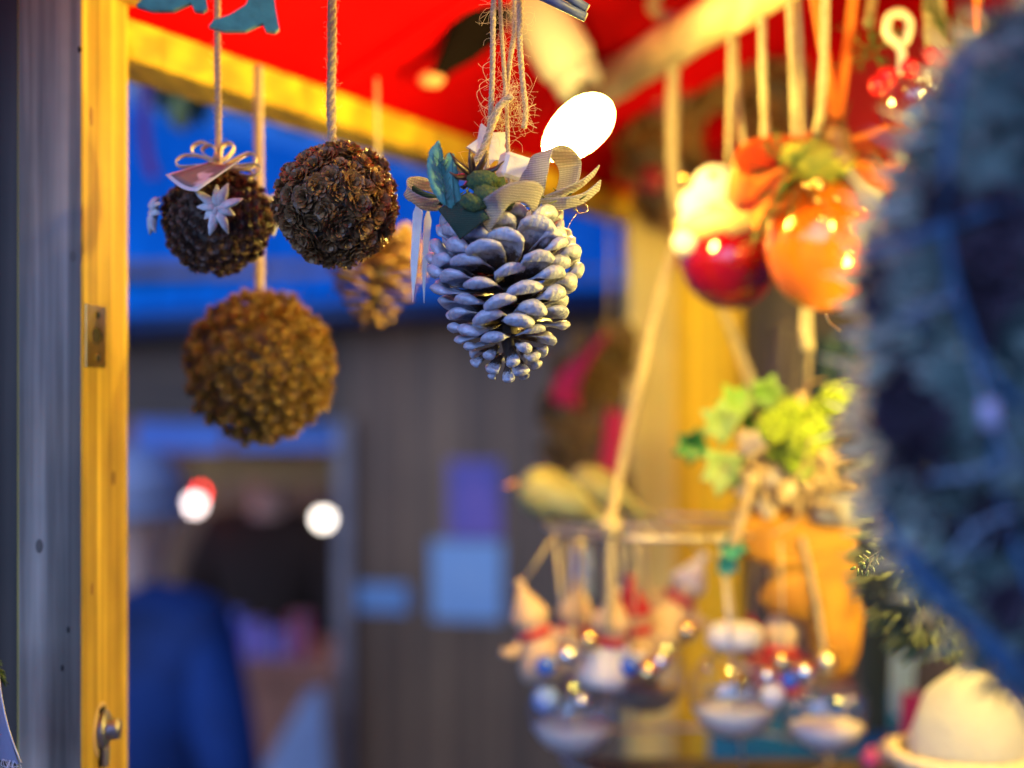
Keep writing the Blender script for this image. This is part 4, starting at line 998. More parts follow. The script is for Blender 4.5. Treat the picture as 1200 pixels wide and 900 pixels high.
for (xa, xb, mt, r) in ((925, 932, CORD, .0030), (968, 956, CORD, .0034)):
    q = polept(xa); m = MB(); rope(m, interp([q + Vector((0, 0, -.012)), P((xa + xb) / 2 + 2, 100, (q.y + Yb) / 2), P(xb, 170, Yb - .01)], 4), r, fine=False); part('cord', m, mt, rb_)
m = MB()
for (xa, xb) in ((952, 980), (1002, 980)):
    m.ribbon(interp([P(xa, -20, .98), P((xa + xb) / 2 + (3 if xa < 980 else -1), 80, 1.02), P(xb, 150, Yb)], 6), (1, -.2, 0), .0075, .0006, 3)
part('orange_ribbon', m, ORF, rb_)
m = MB(); m.tube([P(946, 340, Yb + .02), P(944, 385, Yb + .02), P(946, 410, Yb + .02)], [.005, .005, .006], 10); part('drop_cord', m, CORD, rb_)
# empty cord near 895
q = polept(893); ce = thing('jute_string', 'plain pale cord hanging alone between the two coloured baubles', 'cord', q)
m = MB(); rope(m, interp([q, P(894, 90, q.y), P(897, 150, q.y + .02), P(893, 195, q.y + .03)], 4), .0032, fine=False); part('cord_strand', m, CORD, ce)
# glass ornament at top right
random.seed(31)
Yc = 1.02; cc = P(1078, 118, Yc)
rc_ = thing('clear_bauble', 'clear glass bauble with a cream curled hook and red berries, top right', 'bauble', cc + Vector((0, 0, .05)))
m = MB(); m.ball(cc, px2m(48, Yc), 28, 18); part('glass_globe', m, GLASS, rc_)
m = MB(); m.tube(interp([P(1056, 88, Yc - .03), P(1056, 58, Yc - .03), P(1040, 40, Yc - .03), P(1042, 20, Yc - .03), P(1055, 15, Yc - .03), P(1066, 26, Yc - .03), P(1063, 44, Yc - .03), P(1058, 52, Yc - .025)], 6), .0036, 10); part('curled_hook', m, mat('cream_hook', (.78, .68, .52), .5), rc_)
m = MB()
for (x, y) in ((1030, 100), (1092, 66), (1040, 90), (1104, 72), (1065, 80)): m.ball(P(x, y, Yc - .03), .0075, 12, 8)
part('red_berry', m, mat('red_berry', (.6, .01, .02), .25), rc_)
m = MB(); beads(m, cc + Vector((.01, -.01, 0)), .024, 22, .0035); part('glass_beads', m, mat('silver_bead', (.85, .85, .9), .08, 1.0), rc_)
m = MB(); m.ball(cc + Vector((.004, -.004, -.012)), .014, 12, 8, (1.2, 1, .7)); part('blue_charm', m, mat('blue_charm', (.05, .15, .6), .3), rc_)
m = MB(); sprigs(m, P(1022, 62, Yc), 12, .03); sprigs(m, P(1110, 50, Yc), 16, .04); part('fir_sprig', m, GREEN, rc_)
m = MB(); m.tube(interp([P(1030, -40, Yc), P(1022, 0, Yc), P(1018, 30, Yc - .01)], 4), [.004] * 9, 8); m.ribbon([P(1092, -40, Yc), P(1095, 20, Yc), P(1098, 60, Yc)], (1, 0, 0), .016, .001, 3); part('cord', m, CORD, rc_)
m = MB(); m.ribbon([P(1142, -40, .9), P(1146, 30, .9), P(1148, 70, .9)], (1, -.2, 0), .006, .0006, 3)
single('orange_ribbon', m, ORF, 'narrow orange ribbon hanging beside the moss wreath at the top right', 'ribbon', P(1142, -40, .9))
# brown cone wreath behind the cords
random.seed(33)
bw = thing('cone_wreath', 'dark wreath of brown cones behind the pale cords at the back', 'wreath', P(830, 60, 1.62))
mw = [rosette('wreath_cone', BROWN, 14, s_, .4, .6) for s_ in range(2)]
wc = P(845, 165, 1.68)
m = MB(); m.tube([wc + Vector((.075 * math.cos(a), 0, .090 * math.sin(a))) for a in [i * 2 * PI / 28 for i in range(28)]], .040, 12, closed=True); part('wreath_ring', m, CORE, bw)
for i in range(150):
    a = random.uniform(0, 2 * PI); b = random.uniform(PI * .6, PI * 2.4); ring = Vector((math.cos(a), 0, math.sin(a))); d = (ring * math.cos(b) + Vector((0, math.sin(b) if math.sin(b) < 0 else -math.sin(b), 0))).normalized()
    inst('wreath_cone', mw[i % 2], bw, frame(wc + Vector((.075 * ring.x, 0, .090 * ring.z)) + d * .040, d, scale=.017, spin=i))
m = MB(); m.tube([P(826, 20, 1.68), P(828, 90, 1.68)], .002, 6); part('cord', m, CORD, bw)
m = MB()
for (x, y) in ((772, 120), (850, 220), (765, 210)): m.ball(P(x, y, 1.64), .016, 10, 8)
part('dark_red_berries', m, mat('dark_berry', (.25, .01, .03), .3), bw, kind='stuff')
m = MB(); m.tube(interp([P(772, -10, 1.3), P(765, 10, 1.3), P(795, 22, 1.3), P(850, 5, 1.3)], 5), [.006] * 16, 8)
single('cord_loop', m, CORD, 'loose brown cord loop lying above the pale pole at the top', 'cord', P(790, 0, 1.3))
# ------------------------------------------------------------------ wire rack with globes
Yr = 1.27; rc0 = P(775, 617, Yr); Rr = px2m(135, Yr)
wr = thing('wire_rack', 'round two tier wire rack hanging on a thick forked cord', 'rack', P(795, 240, 1.28))
WIRE = mat('rack_wire', (0.62, 0.55, 0.48), .35, .7)
zl = P(0, 885, Yr).z
m = MB(); m.tube([rc0 + Vector((Rr * math.cos(a), Rr * math.sin(a), 0)) for a in [i * 2 * PI / 48 for i in range(48)]], .0022, 8, closed=True); part('upper_ring', m, WIRE, wr)
m = MB(); m.tube([Vector((rc0.x + .03 + Rr * 1.15 * math.cos(a), rc0.y + Rr * math.sin(a), zl)) for a in [i * 2 * PI / 48 for i in range(48)]], .0022, 8, closed=True); part('lower_ring', m, WIRE, wr)
m = MB(); m.tube([rc0 + Vector((-Rr, 0, 0)), rc0 + Vector((Rr, 0, 0))], .002, 8); m.tube([rc0 + Vector((0, -Rr, 0)), rc0 + Vector((0, Rr, 0))], .002, 8); part('cross_wire', m, WIRE, wr)
for a in (0.3, 1.9, 3.5, 5.1):
    m = MB(); p0 = rc0 + Vector((Rr * math.cos(a), Rr * math.sin(a), 0)); m.tube([p0, Vector((p0.x + .02, p0.y, zl))], .0014, 6); part('upright_wire', m, WIRE, wr)
q = polept(790); fk = P(797, 265, 1.27)
m = MB(); rope(m, interp([q + Vector((0, 0, .0)), P(788, 180, (q.y + 1.27) / 2), fk], 5), .0060, fine=False); part('cord', m, CORD, wr)
m = MB(); rope(m, interp([fk, P(765, 380, 1.25), P(732, 530, 1.22), P(714, 617, Yr - Rr)], 5), .0046, fine=False)
m.ball(P(714, 617, Yr - Rr), .010, 12, 8); rope(m, interp([P(714, 617, Yr - Rr), P(714, 690, 1.17), P(712, 740, 1.17)], 4), .0042, fine=False); part('cord', m, CORD, wr)
m = MB(); rope(m, interp([fk, P(840, 345, 1.30), P(884, 460, 1.32), P(905, 540, 1.33), rc0 + Vector((Rr * .75, Rr * .66, 0))], 5), .0046, fine=False); part('cord', m, CORD, wr)
FELTB = mat('beige_felt', (0.72, 0.50, 0.30), .9, col2=(.62, .42, .25), scale=60, sheen=.3)
FELTW = mat('white_wool', (0.80, 0.76, 0.72), .9, bump=.5, bscale=200, sheen=.3)
FELTR = mat('red_felt', (0.55, 0.015, 0.02), .9, sheen=.3)
BLUEF = mat('blue_glass_bead', (0.05, .15, .62), .12, .2, coat=1)
PALEF = mat('pale_blue_felt', (0.36, .46, .72), .9)
SILVB = mat('silver_beads', (.9, .88, .86), .06, 1.0)
GR = 'glass globes hanging from the wire rack'
def globe(px, py, rpx, Y, label, tx, snowc=SNOWW, cap=False, extra=None, seed=0):
    rr = random.Random(seed); c = P(px, py, Y); R = px2m(rpx, Y)
    rt = thing('glass_globe', label, 'glass globe', c + Vector((0, 0, R)), GR)
    m = MB(); m.ball(c, R, 32, 22); part('globe_glass', m, GLASS, rt)
    # snow bed
    m = MB(); prof_ = [(.0001, -.93), (.35, -.88), (.60, -.76), (.76, -.58), (.90, -.36), (.72, -.28), (.35, -.20), (.0001, -.18)]
    m.lathe([(a * R, b * R) for a, b in prof_], c, 24); part('snow_bed', m, snowc, rt)
    m = MB(); m.lathe([(.0001, .014), (.008, .013), (.009, .0), (.007, -.003)], c + Vector((0, 0, R)), 14); part('globe_cap', m, mat('cap_metal', (.7, .62, .4), .3, 1.0), rt)
    q = Vector((tx, Y, rc0.z)); m = MB(); m.tube(interp([c + Vector((0, 0, R)), (c + q) / 2 + Vector((.002, 0, R / 2)), q], 3), [.0022] * 7, 7); part('cord', m, CORD, rt)
    m = MB()
    for _ in range(9):
        d = Vector((rr.uniform(-1, 1), rr.uniform(-1, .2), rr.uniform(-.3, .8))).normalized(); m.ball(c + d * R * rr.uniform(.4, .88), .0026 * rr.uniform(.7, 1.3), 12, 8)
    part('sparkle_beads', m, SILVB, rt)  # silver beads added inside the glass for lamp sparkles
    # little fir tree inside
    m = MB(); b = c + Vector((0, 0, -.35 * R)); sprigs(m, b + Vector((0, 0, R * .3)), 10, R * .35, .0006, .5, rr=rr); part('inner_twig', m, mat('inner_brown', (.20, .12, .06), .8), rt)
    if cap:
        m = MB(); m.lathe([(.0001, R * .55), (R * .45, R * .50), (R * .60, R * .38), (R * .62, R * .10), (R * .45, 0), (.0001, 0)], c + Vector((0, 0, R * .98)), 22); part('wool_lid', m, FELTW, rt)
    return rt
globe(672, 832, 54, 1.22, 'leftmost clear globe with a heap of white snow, low at the left of the rack', P(678, 0, 1.22).x, seed=1)
globe(861, 812, 54, 1.20, 'clear globe with a white wool lid and snow in the middle of the rack', P(842, 0, 1.20).x, cap=True, seed=2)
globe(968, 832, 50, 1.18, 'rightmost clear globe with pinkish snow, under the yellow figure', P(940, 0, 1.18).x, mat('pinkish_snow', (.84, .74, .70), .8, bump=.6, bscale=350), seed=3)
globe(757, 790, 46, 1.30, 'smaller clear globe holding grey twigs, between the first and second globes', P(750, 0, 1.30).x, mat('twig_bed', (.30, .22, .16), .9, col2=(.5, .4, .3), scale=60), seed=4)
def figure(px, py, s, Y, label, body, hat, tx, seed=0, lean=0.0):
    rr = random.Random(seed); c = P(px, py, Y); rt = thing('felt_figurine', label, 'figurine', c + Vector((0, 0, s * 1.2)), 'little felt figurines on the rack')
    R = Matrix.Rotation(lean, 3, 'Y')
    m = MB(); m.lathe([(.0001, -s * 1.1), (s * .62, -s * 1.0), (s * .66, -s * .7), (s * .40, -.1 * s), (s * .22, s * .15), (.0001, s * .18)], c, 16, R); part('felt_body', m, body, rt)
    m = MB(); m.ball(c + R @ Vector((0, 0, s * .42)), s * .42, 16, 12); part('head', m, FELTB, rt)
    m = MB(); m.lathe([(s * .48, s * .48), (s * .45, s * .62), (s * .26, s * .95), (s * .08, s * 1.25), (.0001, s * 1.3)], c, 14, R); m.ball(c + R @ Vector((0, 0, s * 1.34)), s * .13, 8, 6); part('pointed_hat', m, hat, rt)
    m = MB(); m.tube([c + R @ Vector((s * .34 * math.cos(a), s * .34 * math.sin(a), s * .08)) for a in [i * 2 * PI / 14 for i in range(14)]], s * .12, 8, closed=True); part('scarf', m, FELTR, rt)
    for sg in (-1, 1):
        m = MB(); m.tube([c + R @ Vector((sg * s * .3, 0, 0)), c + R @ Vector((sg * s * .7, -s * .1, -s * .25)), c + R @ Vector((sg * s * .9, -s * .2, -s * .1))], [s * .16, s * .14, s * .12], 8); part('arm', m, body, rt)
        m = MB(); m.ball(c + R @ Vector((sg * s * .15, -s * .39, s * .5)), s * .05, 6, 5); part('eye', m, DARKM, rt)
    q = Vector((tx, Y, rc0.z)); m = MB(); m.tube([c + R @ Vector((0, 0, s * 1.3)), q], .0016, 6); part('cord', m, CORD, rt)
    return rt
figure(628, 745, .034, 1.20, 'beige figurine with red scarf leaning out at the far left of the rack', FELTB, FELTB, P(650, 0, 1.20).x, 1, -.3)
figure(672, 742, .034, 1.24, 'pale blue bodied figurine with a beige hat above the leftmost globe', PALEF, FELTB, P(684, 0, 1.24).x, 2, .1)
figure(712, 755, .034, 1.19, 'white woolly figurine with beige hat left of the red hatted one', FELTW, FELTB, P(715, 0, 1.19).x, 3, .15)
figure(745, 742, .036, 1.26, 'figurine with a bright red hat and blue bead in the cluster', FELTB, FELTR, P(746, 0, 1.26).x, 4, -.1)
figure(795, 705, .036, 1.32, 'beige figurine with a white hat set against the yellow post', FELTB, FELTW, P(795, 0, 1.32).x, 5, .5)
figure(915, 765, .034, 1.22, 'red coated figurine with beige hat between the middle and right globes', FELTR, FELTB, P(905, 0, 1.22).x, 6, .05)
figure(893, 768, .026, 1.27, 'small white figurine tucked behind the red coated one', FELTW, FELTR, P(890, 0, 1.27).x, 7, -.3)
def bead_bunch(pts, Y, label, tx, seed):
    rr = random.Random(seed); c = P(pts[0][0], pts[0][1], Y); rt = thing('bead_cluster', label, 'beads', c, 'bead clusters on the rack')
    for (x, y, r, mt, nm) in pts:
        m = MB(); m.ball(P(x, y, Y), r, 18, 12); part(nm, m, mt, rt)
    m = MB(); top = P(pts[0][0], pts[0][1], Y); m.tube([top, Vector((tx, Y, rc0.z))], .0010, 5); 
    for (x, y, r, mt, nm) in pts[1:]: m.tube([top, P(x, y, Y)], .0008, 5)
    part('bead_string', m, CORD, rt)
bead_bunch([(665, 768, .009, SILVB, 'silver_bead'), (640, 780, .009, BLUEF, 'blue_bead'), (690, 750, .009, GOLD, 'gold_bead'), (640, 820, .011, mat('blue_felt_ball', (.22, .36, .75), .7), 'felt_ball'), (682, 822, .007, SILVB, 'silver_bead')], 1.17, 'silver and blue beads at the left of the cluster', P(666, 0, 1.17).x, 1)
bead_bunch([(738, 780, .009, BLUEF, 'blue_bead'), (760, 788, .011, GOLD, 'gold_bead'), (775, 775, .008, SILVB, 'silver_bead'), (806, 740, .009, GOLD, 'gold_bead')], 1.18, 'blue and gold beads in the middle of the cluster', P(750, 0, 1.18).x, 2)
bead_bunch([(918, 776, .009, GOLD, 'gold_bead'), (926, 796, .008, BLUEF, 'blue_bead'), (944, 788, .009, SILVB, 'silver_bead'), (900, 792, .007, SILVB, 'silver_bead'), (906, 815, .010, SNOWW, 'snow_ball')], 1.15, 'blue, gold and silver beads in front of the red figurine', P(915, 0, 1.15).x, 3)
# pale blue stem and light strips behind
m = MB(); m.tube([P(683, 640, 1.36), P(683, 700, 1.36)], [.010, .012], 10); single('candle', m, PALEF, 'short pale blue candle hanging behind the left cords of the rack', 'candle', P(683, 700, 1.36))
# birds sitting on the ring
BIRD = mat('olive_yellow_glaze', (0.50, 0.44, 0.12), .4, col2=(.30, .34, .20), scale=14)
for (x, y, s, Y, lab) in ((640, 578, 1.0, Yr + .03, 'olive yellow ceramic bird perched at the left end of the rack'), (694, 572, .9, Yr + .10, 'second olive bird perched behind the thick cord')):
    c = P(x, y, Y); rt = thing('ceramic_bird', lab, 'bird figure', Vector((c.x, c.y, rc0.z)), 'ceramic birds on the rack')
    m = MB(); m.tube(interp([c + Vector((-.024 * s, 0, .008)), c + Vector((-.012 * s, 0, .004)), c + Vector((.008 * s, 0, -.003)), c + Vector((.028 * s, 0, -.012)), c + Vector((.052 * s, 0, -.025)), c + Vector((.072 * s, 0, -.030))], 3), [.008 * s, .015 * s, .019 * s, .022 * s, .024 * s, .024 * s, .023 * s, .021 * s, .018 * s, .014 * s, .010 * s, .0085 * s, .007 * s, .006 * s, .005 * s, .003 * s], 16); part('bird_body', m, BIRD, rt)
    m = MB(); m.tube([c + Vector((-.026 * s, 0, .009)), c + Vector((-.040 * s, 0, .006))], [.004 * s, .0006], 8); part('beak', m, PEACH, rt)
    m = MB(); m.ball(c + Vector((-.016 * s, -.015 * s, .012 * s)), .0022, 8, 6); part('eye', m, DARKM, rt)
    m = MB(); m.ball(c + Vector((.015 * s, -.020 * s, -.006)), .02 * s, 14, 8, (1.2, .25, .6), Matrix.Rotation(.35, 3, 'Y')); part('wing', m, BIRD, rt)
    m = MB(); m.tube([c + Vector((0, 0, -.02 * s)), Vector((c.x, c.y, rc0.z))], .0025, 6); part('foot', m, WIRE, rt)
# red bow and brown garland on the far side
random.seed(41)
Yg = 1.78; gd = thing('cone_garland', 'brown cone garland with a crimson bow hanging left of the back post', 'garland', P(700, 380, Yg))
m = MB(); m.tube([P(712, 400, Yg), P(690, 470, Yg), P(684, 540, Yg), P(690, 590, Yg)], [.03, .045, .045, .03], 12); part('garland_core', m, CORE, gd)
mg = [rosette('garland_cone', mat('garland_brown', (.17, .10, .035), .5, randv=.3), 14, s_, .4, .6) for s_ in range(2)]
for i in range(90):
    t = random.random(); a = random.uniform(0, 2 * PI); cx = P(708 - 28 * math.sin(t * PI * .9), 395 + 195 * t, Yg); d = Vector((math.cos(a), -abs(math.sin(a)), random.uniform(-.3, .3))).normalized()
    inst('garland_cone', mg[i % 2], gd, frame(cx + d * .040, d, scale=.019, spin=i))
CRIM = mat('crimson_cloth', (.55, .01, .05), .8, bump=.3, bscale=50)
m = MB(); 
q = [P(705, 395, Yg - .06), P(685, 420, Yg - .07), P(665, 450, Yg - .06), P(662, 475, Yg - .05)]; m.ribbon(interp(q, 5), (.6, -.6, .5), .04, .0015, 5); part('crimson_bow', m, CRIM, gd)
m = MB(); m.ribbon(interp([P(722, 480, Yg - .05), P(716, 530, Yg - .05), P(708, 570, Yg - .05)], 5), (.9, -.3, .2), .024, .0015, 4); part('crimson_tail', m, CRIM, gd)
m = MB(); m.tube([P(716, 235, Yg), P(714, 400, Yg)], .0018, 6); part('cord', m, CORD, gd)
# ivy and hops bunch
random.seed(51)
Yi = 1.16; iv = thing('leaf_bunch', 'bunch of ivy leaves, lime green hops and dry stems above the yellow figure', 'plant bunch', P(900, 470, Yi))
IV1 = mat('lime_ivy', (0.20, 0.42, 0.05), .45, trans=.4, col2=(.42, .52, .16), scale=30); IV2 = mat('deep_ivy', (0.035, 0.16, 0.015), .4)
IV3 = mat('pale_ivy', (0.50, .60, .26), .45, trans=.4, col2=(.30, .48, .12), scale=25)
def ivy(cx, cy, s, Y, mt, rot, tilt):
    o = []
    for (a, r) in ((0, 1.0), (25, .62), (50, .85), (85, .5), (115, .75), (150, .45), (180, .35), (210, .45), (245, .75), (275, .5), (310, .85), (335, .62)):
        t = math.radians(a + rot); o.append((cx + s * r * math.sin(t), cy - s * r * math.cos(t)))
    m = MB(); leaf(m, None, o, Y, th=.0009, bend=.006, tilt=tilt); part('ivy_leaf', m, mt, iv)
ivy(848, 545, 40, Yi - .02, IV3, 190, (.5, .2)); ivy(816, 522, 30, Yi, IV2, 250, (-.4, 0)); ivy(850, 498, 36, Yi - .03, IV3, 300, (.2, .5)); ivy(865, 478, 34, Yi - .01, IV1, 330, (.3, -.4))
ivy(896, 466, 30, Yi, IV1, 20, (-.5, .3)); ivy(880, 490, 30, Yi + .02, IV2, 100, (.6, 0)); ivy(860, 640, 24, Yi - .01, mat('teal_ivy', (.03, .28, .18), .5), 220, (.2, .3)); ivy(852, 660, 20, Yi, mat('deep_teal_ivy', (.01, .20, .22), .5), 180, (.2, .3)); ivy(940, 545, 22, Yi - .03, IV1, 170, (.2, .3))
HOP = mat('lime_hop', (.24, .33, .012), .75, col2=(.36, .44, .03), scale=50, sub=0)
for k, (x, y, s) in enumerate(((905, 500, 1.0), (925, 485, 1.0), (940, 516, 1.1), (912, 525, .9), (958, 506, 1.0), (978, 468, 1.0), (955, 484, .9), (930, 540, .8), (992, 462, .8))):
    m = MB(); c = P(x, y, Yi - .03 + random.uniform(-.015, .015))
    for i in range(34):
        z = 1 - 2 * (i + .5) / 34; a = i * 2.4; q = Vector((math.sqrt(1 - z * z) * math.cos(a), math.sqrt(1 - z * z) * math.sin(a), z * 1.25)); m.ball(c + q * .0092 * s, .0036 * s, 6, 4, (1, 1, .8))
    part('hop_cone', m, HOP, iv)
STRAW = mat('dry_straw', (.52, .36, .18), .8, col2=(.36, .24, .12), scale=120)
m = MB()
for i in range(130):
    a = P(random.gauss(925, 28), random.gauss(540, 18), Yi + random.uniform(-.03, .03)); d = Vector((random.gauss(0, .6), random.gauss(0, .4), random.gauss(-.3, .8))).normalized()
    e = a + d * random.uniform(.02, .05); mid_ = (a + e) / 2 + Vector((random.gauss(0, .008), random.gauss(0, .006), random.gauss(0, .006))); m.tube(interp([a, mid_, e], 3), .0011, 4)
part('dry_stems', m, STRAW, iv, kind='stuff')
for (pts_) in ([(880, 560), (872, 600), (858, 640)], [(915, 590), (930, 555), (950, 575)], [(940, 460), (935, 490), (938, 520)]):
    m = MB(); m.tube(interp([P(x, y, Yi - .02) for x, y in pts_], 5), .004, 8); part('thick_stem', m, STRAW, iv)
m = MB()
for i in range(26): m.ball(P(random.gauss(905, 22), random.gauss(545, 18), Yi + random.uniform(-.02, .02)), random.uniform(.005, .010), 8, 6)
part('dry_seed_heads', m, mat('seed_head', (.62, .50, .34), .8), iv, kind='stuff')
# yellow glove
GLV = mat('mustard_leather', (0.56, 0.25, 0.015), .75, col2=(.36, .14, .01), scale=38, bump=1, bscale=50, ramp=(.4, .65))
Yv = 1.20; gv = thing('stuffed_figure', 'mustard yellow figure with stubby limbs and a pale collar hanging below the leaf bunch', 'decoration', P(960, 590, Yv))
FO = [(930, 600), (905, 592), (885, 600), (864, 615), (860, 635), (872, 652), (900, 662), (914, 666), (897, 685), (890, 702), (904, 720), (930, 724), (945, 730), (948, 755), (958, 780), (978, 794), (997, 788), (1006, 765), (1010, 735), (1014, 714), (1030, 707), (1039, 685), (1037, 655), (1030, 630), (1012, 604), (985, 598), (955, 596)]
m = MB(); vs = []; fs = []; n = len(FO) * 2; out = []
for i in range(len(FO)):
    a_, b_ = FO[i], FO[(i + 1) % len(FO)]; out += [a_, ((a_[0] + b_[0]) / 2, (a_[1] + b_[1]) / 2)]
RG = (1.0, .94, .82, .62, .35, .12); cx, cy_ = 968, 668
for sg in (-1, 1):
    for fr in RG:
        for (x, y) in out:
            q = P(cx + (x - cx) * fr, cy_ + (y - cy_) * fr, Yv); q.y += sg * (.003 + .015 * math.sqrt(1 - fr * fr)); vs.append(q)
K = n * len(RG)
for s_ in (0, 1):
    for r in range(len(RG) - 1):
        for i in range(n):
            f = (s_ * K + r * n + i, s_ * K + r * n + (i + 1) % n, s_ * K + (r + 1) * n + (i + 1) % n, s_ * K + (r + 1) * n + i); fs.append(f if s_ else tuple(reversed(f)))
    f = tuple(s_ * K + (len(RG) - 1) * n + i for i in range(n)); fs.append(f if s_ else tuple(reversed(f)))
for i in range(n): fs.append((i, (i + 1) % n, K + (i + 1) % n, K + i))
m.add(vs, fs); part('figure_body', m, GLV, gv)
m = MB(); m.tube([P(985, 612, Yv), P(988, 588, Yv), P(990, 580, Yv)], [px2m(46, Yv), px2m(48, Yv), px2m(44, Yv)], 20, flat=.6); part('pale_collar', m, mat('cuff_cloth', (.42, .40, .38), .9, bump=.4, bscale=120), gv)
m = MB(); m.tube([P(985, 585, Yv), P(960, 540, Yv), P(945, 480, Yv), P(950, 400, 1.18), polept(935)], .0020, 6); part('cord', m, CORD, gv)
for pts_ in ([(925, 640), (950, 648), (985, 640)], [(905, 668), (930, 658), (955, 668)], [(965, 700), (962, 740), (968, 775)], [(1000, 650), (1004, 690), (1000, 720)]):
    m = MB(); m.tube(interp([P(x, y, Yv - .0185) for x, y in pts_], 5), .0014, 6); part('seam', m, mat('seam_thread', (.5, .24, .02), .8), gv)
# dark moss cone hanging behind wreath
random.seed(61)
Yd = 1.0; dg = thing('moss_tassel', 'dark olive moss tassel hanging down below the foreground moss wreath', 'moss decoration', P(1040, 600, Yd))
m = MB(); m.tube(interp([P(1045, 600, Yd), P(1062, 670, Yd), P(1082, 710, Yd), P(1100, 750, Yd)], 4), [.018, .024, .028, .032, .035, .036, .036, .034, .032, .030, .026, .020, .012], 14); part('tassel_core', m, mat('dark_moss_core', (.05, .05, .02), .9), dg)
m = MB()
for i in range(500):
    t = random.random(); a = random.uniform(0, 2 * PI); c = P(1045 + 52 * t, 600 + 145 * t, Yd); rr_ = .020 + .018 * math.sin(t * PI); d = Vector((math.cos(a), math.sin(a), random.uniform(-1.2, .2))).normalized(); m.tube([c + d * rr_ * .8, c + d * (rr_ + .012)], [.0022, .0006], 3, caps=False)
part('moss_strands', m, mat('olive_moss', (.12, .13, .03), .9, col2=(.22, .25, .13), scale=30), dg, kind='stuff')
m = MB(); m.tube([P(1050, 610, Yd), P(1085, 500, 1.0), P(1110, 300, .98), P(1165, -120, .95)], .0016, 6); part('cord', m, CORD, dg)
# white fluffy hat on a cream basket, bottom right
Yw = 1.12; wh = thing('wicker_basket', 'cream wicker basket heaped with white fleece at the bottom right', 'basket', P(1130, 1000, Yw))
WICK = mat('cream_wicker', (.74, .60, .40), .8, col2=(.58, .44, .26), scale=100)
m = MB(); m.ball(P(1140, 872, Yw), px2m(78, Yw), 28, 20, (.95, .8, 1.15), fn=lambda d: 1 - .16 * max(0, d.z) * (1 - d.z) + .03 * math.sin(d.x * 7 + d.z * 5) * math.cos(d.y * 6 + d.z * 3)); part('white_fleece', m, mat('fleece', (.40, .38, .355), .95, bump=1.0, bscale=160, sheen=.4), wh)
for k in range(12):
    zz = P(0, 884 + k * 9, Yw).z; c = P(1130, 0, Yw); r = px2m(78 - k * 2.0, Yw) * (1.05 if k == 0 else .94)
    m = MB(); m.tube([Vector((c.x + (r + .0018 * (-1) ** (i + k)) * math.cos(i * 2 * PI / 48), Yw + (r + .0018 * (-1) ** (i + k)) * math.sin(i * 2 * PI / 48), zz)) for i in range(48)], .0036 if k else .0060, 6, closed=True); part('wicker_row', m, WICK, wh)
# pink little baubles
random.seed(63)
for i, (x, y, r, cm, lab) in enumerate(((1020, 890, 12, (.62, .08, .28), 'deep pink little bauble at the bottom edge, leftmost of the small ones'), (1042, 882, 15, (.72, .45, .36), 'pale salmon little bauble beside the deep pink one at the bottom edge'), (1064, 892, 12, (.70, .35, .25), 'small peach bauble touching the cream basket rim'))):
    m = MB(); m.ball(P(x, y, 1.25), px2m(r, 1.25), 18, 12); m.lathe([(.0001, .004), (.003, .003), (.003, 0)], P(x, y, 1.25) + Vector((0, 0, px2m(r, 1.25) - .0005)), 8)
    single('small_bauble', m, mat('small_bauble_%d' % i, cm, .25, .2, coat=.6), lab, 'bauble', P(x, y, 1.25), 'little baubles at the bottom edge')
# shelf supporting them, blue crate, dark cloths
ss = thing('display_shelf', 'dark wooden shelf below the rack at the bottom edge of the picture', 'shelf', P(1000, 960, 1.35))
for k in range(2):
    m = MB(); m.box((px2m(420, 1.3), 1.215 + k * .062, P(0, 908, 1.25).z - .008), (.52, .060, .016), bev=.002); part('shelf_board', m, BACKW, ss)
m = MB(); bl = mat('blue_crate_plastic', (.006, .13, .30), .45)
cr = thing('blue_crate', 'blue plastic crate with slatted sides standing low at the back', 'crate', P(960, 900, 1.6))
bx0, bx1 = P(862, 0, 1.5).x, P(1130, 0, 1.5).x; zt, zb = P(0, 855, 1.5).z, P(0, 960, 1.5).z
m.box(((bx0 + bx1) / 2, 1.50, zt - .010), (bx1 - bx0, .012, .024), bev=.002); m.box(((bx0 + bx1) / 2, 1.50, zb), (bx1 - bx0, .012, .03), bev=.002); part('crate_rim', m, bl, cr)
for k in range(17):
    m = MB(); x = bx0 + .006 + (bx1 - bx0 - .012) * k / 16; m.box((x, 1.50, (zt + zb) / 2), (.006, .008, zt - zb - .03)); part('crate_slat', m, bl, cr)
m = MB(); m.box(((bx0 + bx1) / 2, 1.60, zb), (bx1 - bx0, .19, .01)); m.box(((bx0 + bx1) / 2, 1.70, (zt + zb) / 2), (bx1 - bx0, .01, zt - zb)); part('crate_tray', m, bl, cr)
def cloth(px0, px1, py0, py1, Y, mt, label, amp=.008, cat='cloth', name='hanging_cloth'):
    m = MB(); a, b = P(px0, py0, Y), P(px1, py1, Y); vs = []; fs = []; nx, nz = 14, 8
    for s_ in (0, 1):
        for j in range(nz + 1):
            for i in range(nx + 1):
                u, v = i / nx, j / nz; vs.append((a.x + (b.x - a.x) * u * (1 - .1 * v), Y + amp * math.sin(u * 13 + v * 2) + s_ * .0015, a.z + (b.z - a.z) * v))
    K = (nx + 1) * (nz + 1)
    for s_ in (0, 1):
        for j in range(nz):
            for i in range(nx):
                p = s_ * K + j * (nx + 1) + i; f = (p, p + nx + 1, p + nx + 2, p + 1); fs.append(f if s_ == 0 else tuple(reversed(f)))
    m.add(vs, fs); return single(name, m, mt, label, cat, a)
cloth(1008, 1046, 690, 858, 1.45, mat('navy_cloth', (.012, .025, .06), .9), 'navy blue cloth hanging right of the yellow figure')
cloth(1046, 1076, 745, 838, 1.42, mat('powder_blue_cloth', (.25, .36, .62), .9), 'powder blue scarf hanging between navy and magenta cloths')
